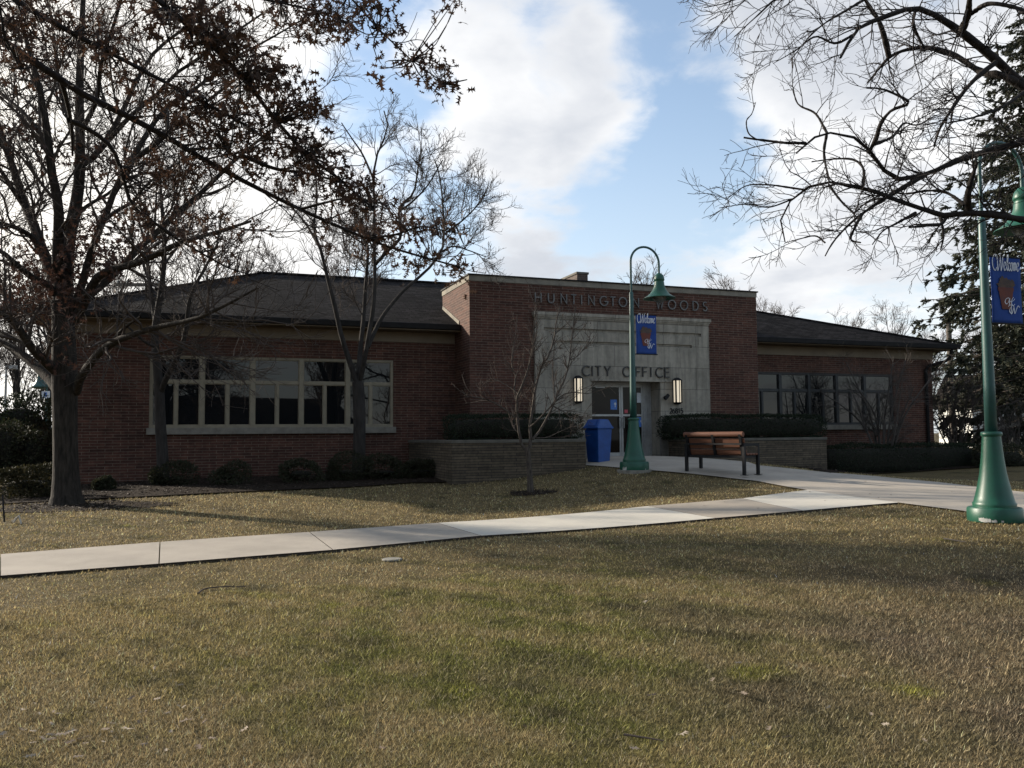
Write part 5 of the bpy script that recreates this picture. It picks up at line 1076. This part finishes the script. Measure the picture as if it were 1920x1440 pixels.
def utility(x, ytop, Y, label, arm):
    p = at(x, ytop, Y); z = float(gz(p[0], p[1])); h = p[2]-z; e = empty('utility_pole', (p[0], p[1], z), R(5), label, 'utility pole')
    m = MB(); m.tube([(0, 0, -.3), (0, 0, h)], [.17, .12], 12); m.build('pole', M_pole, e)
    if arm:
        m = MB(); m.box(-1.6, .75, -.22, -.12, h-.30, h-.12); m.obox((-.6, -.15, h-.3), (0, -.1, h-.9), .05, .05); m.build('cross_arm', M_pole, e)
        for q in (-1.5, -1.0, .6): m = MB(); m.lathe([(.03, h-.12), (.06, h-.1), (.06, h-.02), (.03, h+.02)], 10, (q, -.17, 0)); m.build('insulator', M_lens, e)
utility(277, 528, 45, 'wooden utility pole with cross arm rising behind the left roof', True)
utility(1778, 596, 42, 'short dark utility pole rising behind the right eave beside the spruce', False)

# background bare trees
def bare_proto(seed, H, label, nm='bare_tree'):
    g = np.random.default_rng(seed); e = tree(nm, (0, 0, 0), label, 'tree', 'bare trees beyond the building'); b = np.zeros(3)
    tr = trunk_flare(b, [(0, 0, -.3), (.1, 0, H*.2), (0, .1, H*.45), (.1, 0, H*.8)], np.array([.2, .17, .13, .04])*H/9, 12, 1.3)
    s0 = spawn(g, tr, 16, 7, (.3*H, .55*H), (.35, .8), (.25, 1), .25, .13, .6, .012, .1); s1 = spawn(g, s0, 90, 6, (.12*H, .28*H), (.4, .9), (.2, 1), .2, .15, .55, .01, .04); s2 = spawn(g, s1, 500, 5, (.06*H, .15*H), (.4, 1), (.15, 1), .15, .18, .6, .008); s3 = spawn(g, s2, 1700, 3, (.03*H, .08*H), (.4, 1), (.1, 1), .1, .2, .7, .007)
    wood('trunk', M_smooth, e, (tr, 10), (s0, 6)); wood('branches', M_twig, e, (s1, 4), (s2, 3), (s3, 3)); return e
protos = [bare_proto(201, 9, 'x'), bare_proto(202, 9, 'x'), bare_proto(203, 9, 'x')]
bgt = [(1192, 478, 46, 'bare tree top rising behind the flat parapet, between chimney and lamp arm'), (1392, 532, 55, 'bare tree top rising behind the right end of the parapet'), (1452, 566, 60, 'small bare tree top just right of the parapet above the right roof'),
       (1575, 578, 50, 'bare tree top above the middle of the right roof slope'), (1680, 582, 48, 'bare rounded tree top above the right end of the right roof'), (1738, 622, 60, 'low bare tree top between the right roof end and the spruce'),
       (330, 470, 50, 'bare tree behind the left roof, just right of the cross armed utility pole'), (430, 492, 47, 'bare tree behind the left roof below the oak limbs'), (228, 500, 56, 'bare tree behind the left roof, left of the cross armed utility pole'), (545, 452, 52, 'bare tree behind the left roof ridge left of the wide tree'), (640, 470, 48, 'bare tree behind the left roof ridge beside the antenna'),
       (35, 560, 62, 'bare tree far behind the evergreen bush at the left edge'), (-45, 520, 50, 'bare tree cut by the left edge'), (100, 500, 58, 'bare tree behind the oak trunk'), (1838, 610, 75, 'bare tree far behind the spruce'), (1905, 560, 64, 'bare tree behind the lamp banner at the right edge'), (1990, 520, 58, 'bare tree beyond the right edge behind the spruce')]
for i, (x, y, Y, lab) in enumerate(bgt):
    p = at(x, y, Y); z = float(gz(p[0], p[1])); e = protos[i] if i < 3 else copy_tree(protos[i % 3]); e.location = (p[0], p[1], z); s = (p[2]-z)/9.3; e.scale = (s, s, s); e.rotation_euler = (0, 0, i*1.7); e['label'] = lab
# across the street behind the photographer: what the windows mirror
for i, (x, y, h, lab) in enumerate([(-13, -13, 13, 'tall bare street tree behind the photographer, leftmost'), (2, -19, 14, 'tall bare street tree behind the photographer, middle'), (15, -15, 13, 'tall bare street tree behind the photographer, right'), (30, -12, 12, 'bare street tree behind the photographer, farthest right'), (-26, -20, 13, 'bare street tree behind the photographer, farthest left'), (-7, -24, 15, 'bare yard tree before the brick house behind the photographer'), (9, -25, 14, 'bare yard tree between the two houses behind the photographer'), (22, -26, 15, 'bare yard tree before the pale house behind the photographer'), (-18, -27, 14, 'bare yard tree left of the brick house behind the photographer'), (38, -24, 14, 'bare yard tree right of the pale house behind the photographer')]):
    e = copy_tree(protos[i % 3]); e.location = (x, y, float(gz(x, y))); e.scale = (h/9,)*3; e.rotation_euler = (0, 0, 2.2*i); e['label'] = lab
    e['group'] = 'bare street trees behind the photographer'
M_siding = mat('white_siding', (.55, .55, .52), .7, var=(.48, .48, .45), vscale=3)
M_fstone = brick_mat('tan_field_stone', (.42, .34, .24), (.3, .25, .18), (.2, .17, .13), .4, .2, .02, .4, .4)
def house(loc, rz, W, D, H, label, wallm):
    e = empty('house', loc, rz, label, 'house'); m = MB(); m.box(-W/2, W/2, -D/2, D/2, -.3, H); m.build('wall', wallm, e)
    m = MB(); m.box(-W/2-.01, -W/4, -D/2-.03, -D/2-.002, -.3, 1.0); m.build('stone_base', M_fstone, e)
    m = MB(); o = .5; m.add([(-W/2-o, -D/2-o, H), (W/2+o, -D/2-o, H), (W/2+o, D/2+o, H), (-W/2-o, D/2+o, H), (-W/2-o, 0, H+D*.3), (W/2+o, 0, H+D*.3)], [(0,1,5,4), (2,3,4,5), (1,2,5), (3,0,4), (3,2,1,0)]); m.build('roof', M_shing, e)
    for x in (-W*.3, W*.05, W*.32):
        m = MB(); m.box(x-.75, x+.75, -D/2-.05, -D/2-.002, 1.1, 2.2); w = m.build('window', M_siding, e); m = MB(); m.box(x-.67, x+.67, -D/2-.056, -D/2-.05, 1.18, 2.12); m.build('pane', M_glass, w)
    m = MB(); m.box(-W*.16, -W*.16+1, -D/2-.05, -D/2-.002, 0, 2.1); m.build('door', M_darkfr, e)
p = at(1960, 815, 60); house((p[0], p[1], float(gz(p[0], p[1]))), R(-12), 12, 8, 2.9, 'white sided house far off at the right edge beyond the spruce', M_siding)
house((-8, -33, -.5), math.pi, 17, 9, 3.2, 'brick house across the street behind the photographer', M_brick)
house((18, -34, -.5), math.pi, 15, 9, 3.2, 'pale house across the street behind the photographer, right of the brick house', M_siding)
house((-32, -35, -.5), math.pi, 16, 9, 3.2, 'stone house across the street behind the photographer, left of the brick house', M_fstone)

# ------------------------------------------------------------------ lawn blades, litter, oddments
def lawn():
    g = np.random.default_rng(301)
    def zone(n, d0, d1, w, h, amin, a0=0.0, a1=.68):
        d = np.exp(g.uniform(math.log(d0), math.log(d1), n)); a = g.uniform(a0, a1, n)*np.where(g.random(n) < .5, -1, 1); X = d*np.sin(a); Y = d*np.cos(a); ok = np.ones(n, bool)
        jx, jy = g.normal(0, .04, (2, n))
        for q in POLYS: ok &= ~inside(q, X+jx, Y+jy)
        ok &= ~((((Y-ORG[1])*BV[1]+(X-ORG[0])*BV[0]) > -2.7) & (((X-ORG[0])*BU[0]+(Y-ORG[1])*BU[1]) > -1.4) & (((X-ORG[0])*BU[0]+(Y-ORG[1])*BU[1]) < 2.1))
        ok &= ((Y-ORG[1])*BV[1]+(X-ORG[0])*BV[0]) < 1.2
        X, Y, d = X[ok], Y[ok], d[ok]; m = len(X); Z = gz(X, Y); sc = np.clip(d/d0, 1, 2.2)
        L = g.uniform(*h, m)*np.sqrt(sc)*np.where(g.random(m) < .06, 1.7, 1); ti = g.uniform(amin, 1.45, m); az = g.uniform(0, 6.283, m); dr = np.stack([np.sin(ti)*np.cos(az), np.sin(ti)*np.sin(az), np.cos(ti)], 1)
        sd = np.stack([-np.sin(az), np.cos(az), np.zeros(m)], 1)*(w*sc*g.uniform(.6, 1.3, m)*.5)[:, None]; b = np.stack([X, Y, Z-.004], 1)
        tip = b+dr*L[:, None]
        V = np.stack([b-sd, b+sd, tip], 1)
        c = lawn_colour(X, Y)*np.exp(g.normal(-.06, .5, (m, 1))); pale = g.random(m) < .10; c[pale] = np.array([.40, .34, .22])*g.uniform(.6, 1.25, (pale.sum(), 1)); c = np.clip(c*1.1, 0, .6)
        return V, np.repeat(c[:, None], 3, 1)
    Z_ = [zone(660000, 2.7, 8, .0029, (.011, .031), .45), zone(330000, 7, 23, .0085, (.016, .034), .45), zone(200000, 1.6, 22, .008, (.016, .034), .45, .67, 1.45)]
    V = np.concatenate([z[0] for z in Z_]); C = np.concatenate([z[1] for z in Z_]); m = len(V); T = np.arange(m*3).reshape(-1, 3)
    C = np.concatenate([C.reshape(-1, 3), np.ones((m*3, 1))], 1)
    mt = bpy.data.materials.new('grass_blade'); mt.use_nodes = True; nt = mt.node_tree; n = nt.nodes; L = nt.links; p = n['Principled BSDF']; p.inputs['Roughness'].default_value = .8; p.inputs['Specular IOR Level'].default_value = .1
    a = n.new('ShaderNodeAttribute'); a.attribute_name = 'Col'; L.new(a.outputs[0], p.inputs['Base Color']); t = n.new('ShaderNodeBsdfTranslucent'); L.new(a.outputs[0], t.inputs[0]); ms = n.new('ShaderNodeMixShader'); ms.inputs[0].default_value = .35
    L.new(p.outputs[0], ms.inputs[1]); L.new(t.outputs[0], ms.inputs[2]); L.new(ms.outputs[0], n['Material Output'].inputs[0])
    o = np_mesh('lawn_grass', V.reshape(-1, 3), T, mt, None, False, col=C, uv=False); tag(o, 'short dormant straw and olive lawn grass', 'grass', kind='stuff')
lawn()
def litter():
    g = np.random.default_rng(311); P = []
    for n, x0, x1, y0, y1 in ((55, 0, 1920, 1040, 1430), (160, 0, 330, 940, 985), (150, 0, 800, 912, 945), (45, 0, 400, 1330, 1440), (50, 900, 1900, 900, 1000), (25, 1600, 1900, 875, 890)):
        for _ in range(n):
            q = G(g.uniform(x0, x1), g.uniform(y0, y1)); P.append(q+(0, 0, .035))
    P = np.array(P); K = len(STAR); v, f = leaves(g, P, (.03, .075), STAR, 0, curl=.7)
    V = v.reshape(len(P), K+1, 3); V[:, :, 2] = P[:, None, 2]+(V[:, :, 2]-P[:, None, 2])*.28
    o = np_mesh('leaf_litter', V.reshape(-1, 3), f, M_litter, None, False, uv=False); tag(o, 'scattered pale and brown fallen oak leaves', 'fallen leaves', kind='stuff')
litter()
def chips():
    g = np.random.default_rng(321); P = []
    for pl_, n in ((POLYS[2], 5200), (POLYS[3], 1500)):
        lo = pl_.min(0); hi = pl_.max(0); X = g.uniform(lo[0], hi[0], n*3); Y = g.uniform(lo[1], hi[1], n*3); ok = inside(pl_, X, Y); X = X[ok][:n]; Y = Y[ok][:n]; P.append(np.stack([X, Y, gz(X, Y)+.045], 1))
    b = G(126, 948); q = g.normal(size=(700, 2))*np.array([.75, .4])+b[:2]+np.array([.3, -.15]); P.append(np.stack([q[:, 0], q[:, 1], gz(q[:, 0], q[:, 1])+.04], 1))
    b = G(995, 925); q = g.normal(size=(160, 2))*np.array([.25, .18])+b[:2]; P.append(np.stack([q[:, 0], q[:, 1], gz(q[:, 0], q[:, 1])+.04], 1))
    P = np.vstack(P); v, f = leaves(g, P, (.03, .09), OVAL[::2], 0, curl=.4); V = v.reshape(len(P), -1, 3); V[:, :, 2] = P[:, None, 2]+(V[:, :, 2]-P[:, None, 2])*.45
    o = np_mesh('mulch_chips', V.reshape(-1, 3), f, leaf_mat('bark_chip', (.07, .05, .035), (.018, .013, .01), .05), None, False, uv=False); tag(o, 'dark bark chips and dead leaves in the planting beds', 'mulch', kind='stuff')
chips()
def stick(pts, r, name, label, m):
    P = [G(*q) for q in pts]; c = P[0]; mb = MB(); mb.tube(catmull([p-c+(0, 0, .02) for p in P], 10), np.linspace(r, r*.5, 10), 6); o = mb.build(name, m, None, loc=tuple(c)); tag(o, label, 'twig')
stick([(371, 1117), (385, 1108), (420, 1104), (460, 1104)], .008, 'fallen_twig', 'thin dark bent twig on the lawn below the left part of the sidewalk', M_twig)
stick([(1770, 1013), (1790, 1016), (1812, 1020)], .009, 'fallen_twig', 'pale short twig on the lawn below the nearer lamp post', M_twigl)
stick([(1170, 1385), (1215, 1392), (1245, 1397)], .006, 'fallen_twig', 'thin dark twig on the lawn in the foreground right of centre', M_twig)
stick([(860, 1008), (880, 1011), (905, 1009)], .007, 'fallen_twig', 'small twig against the near edge of the sidewalk', M_twig)
b = G(9, 979); mb = MB(); mb.tube([(0, 0, -.05), (-.06, .02, .42)], [.014, .010], 8); o = mb.build('dark_stake', M_black, None, loc=tuple(b)); tag(o, 'thin dark leaning stake at the left edge by the oak', 'stake')
b = G(40, 984); mb = MB(); mb.tube([(0, 0, .01), (-.07, .05, .13), (-.13, .02, .03)], .014, 7); mb.tube([(-.07, .05, .13), (-.2, .1, .04)], .01, 7); o = mb.build('pale_broken_stick', mat('bleached_wood', (.4, .36, .3), .85), None, loc=tuple(b)); tag(o, 'small bleached forked stick near the oak roots at the left edge', 'stick')
b = G(735, 1051); mb = MB(); n = 12; mb.lathe([(.11, .006), (.11, .018), (.10, .022)], 20); o = mb.build('utility_cover', M_conc, None, loc=tuple(b)); tag(o, 'small flat pale round cover set in the lawn below the sidewalk', 'cover')
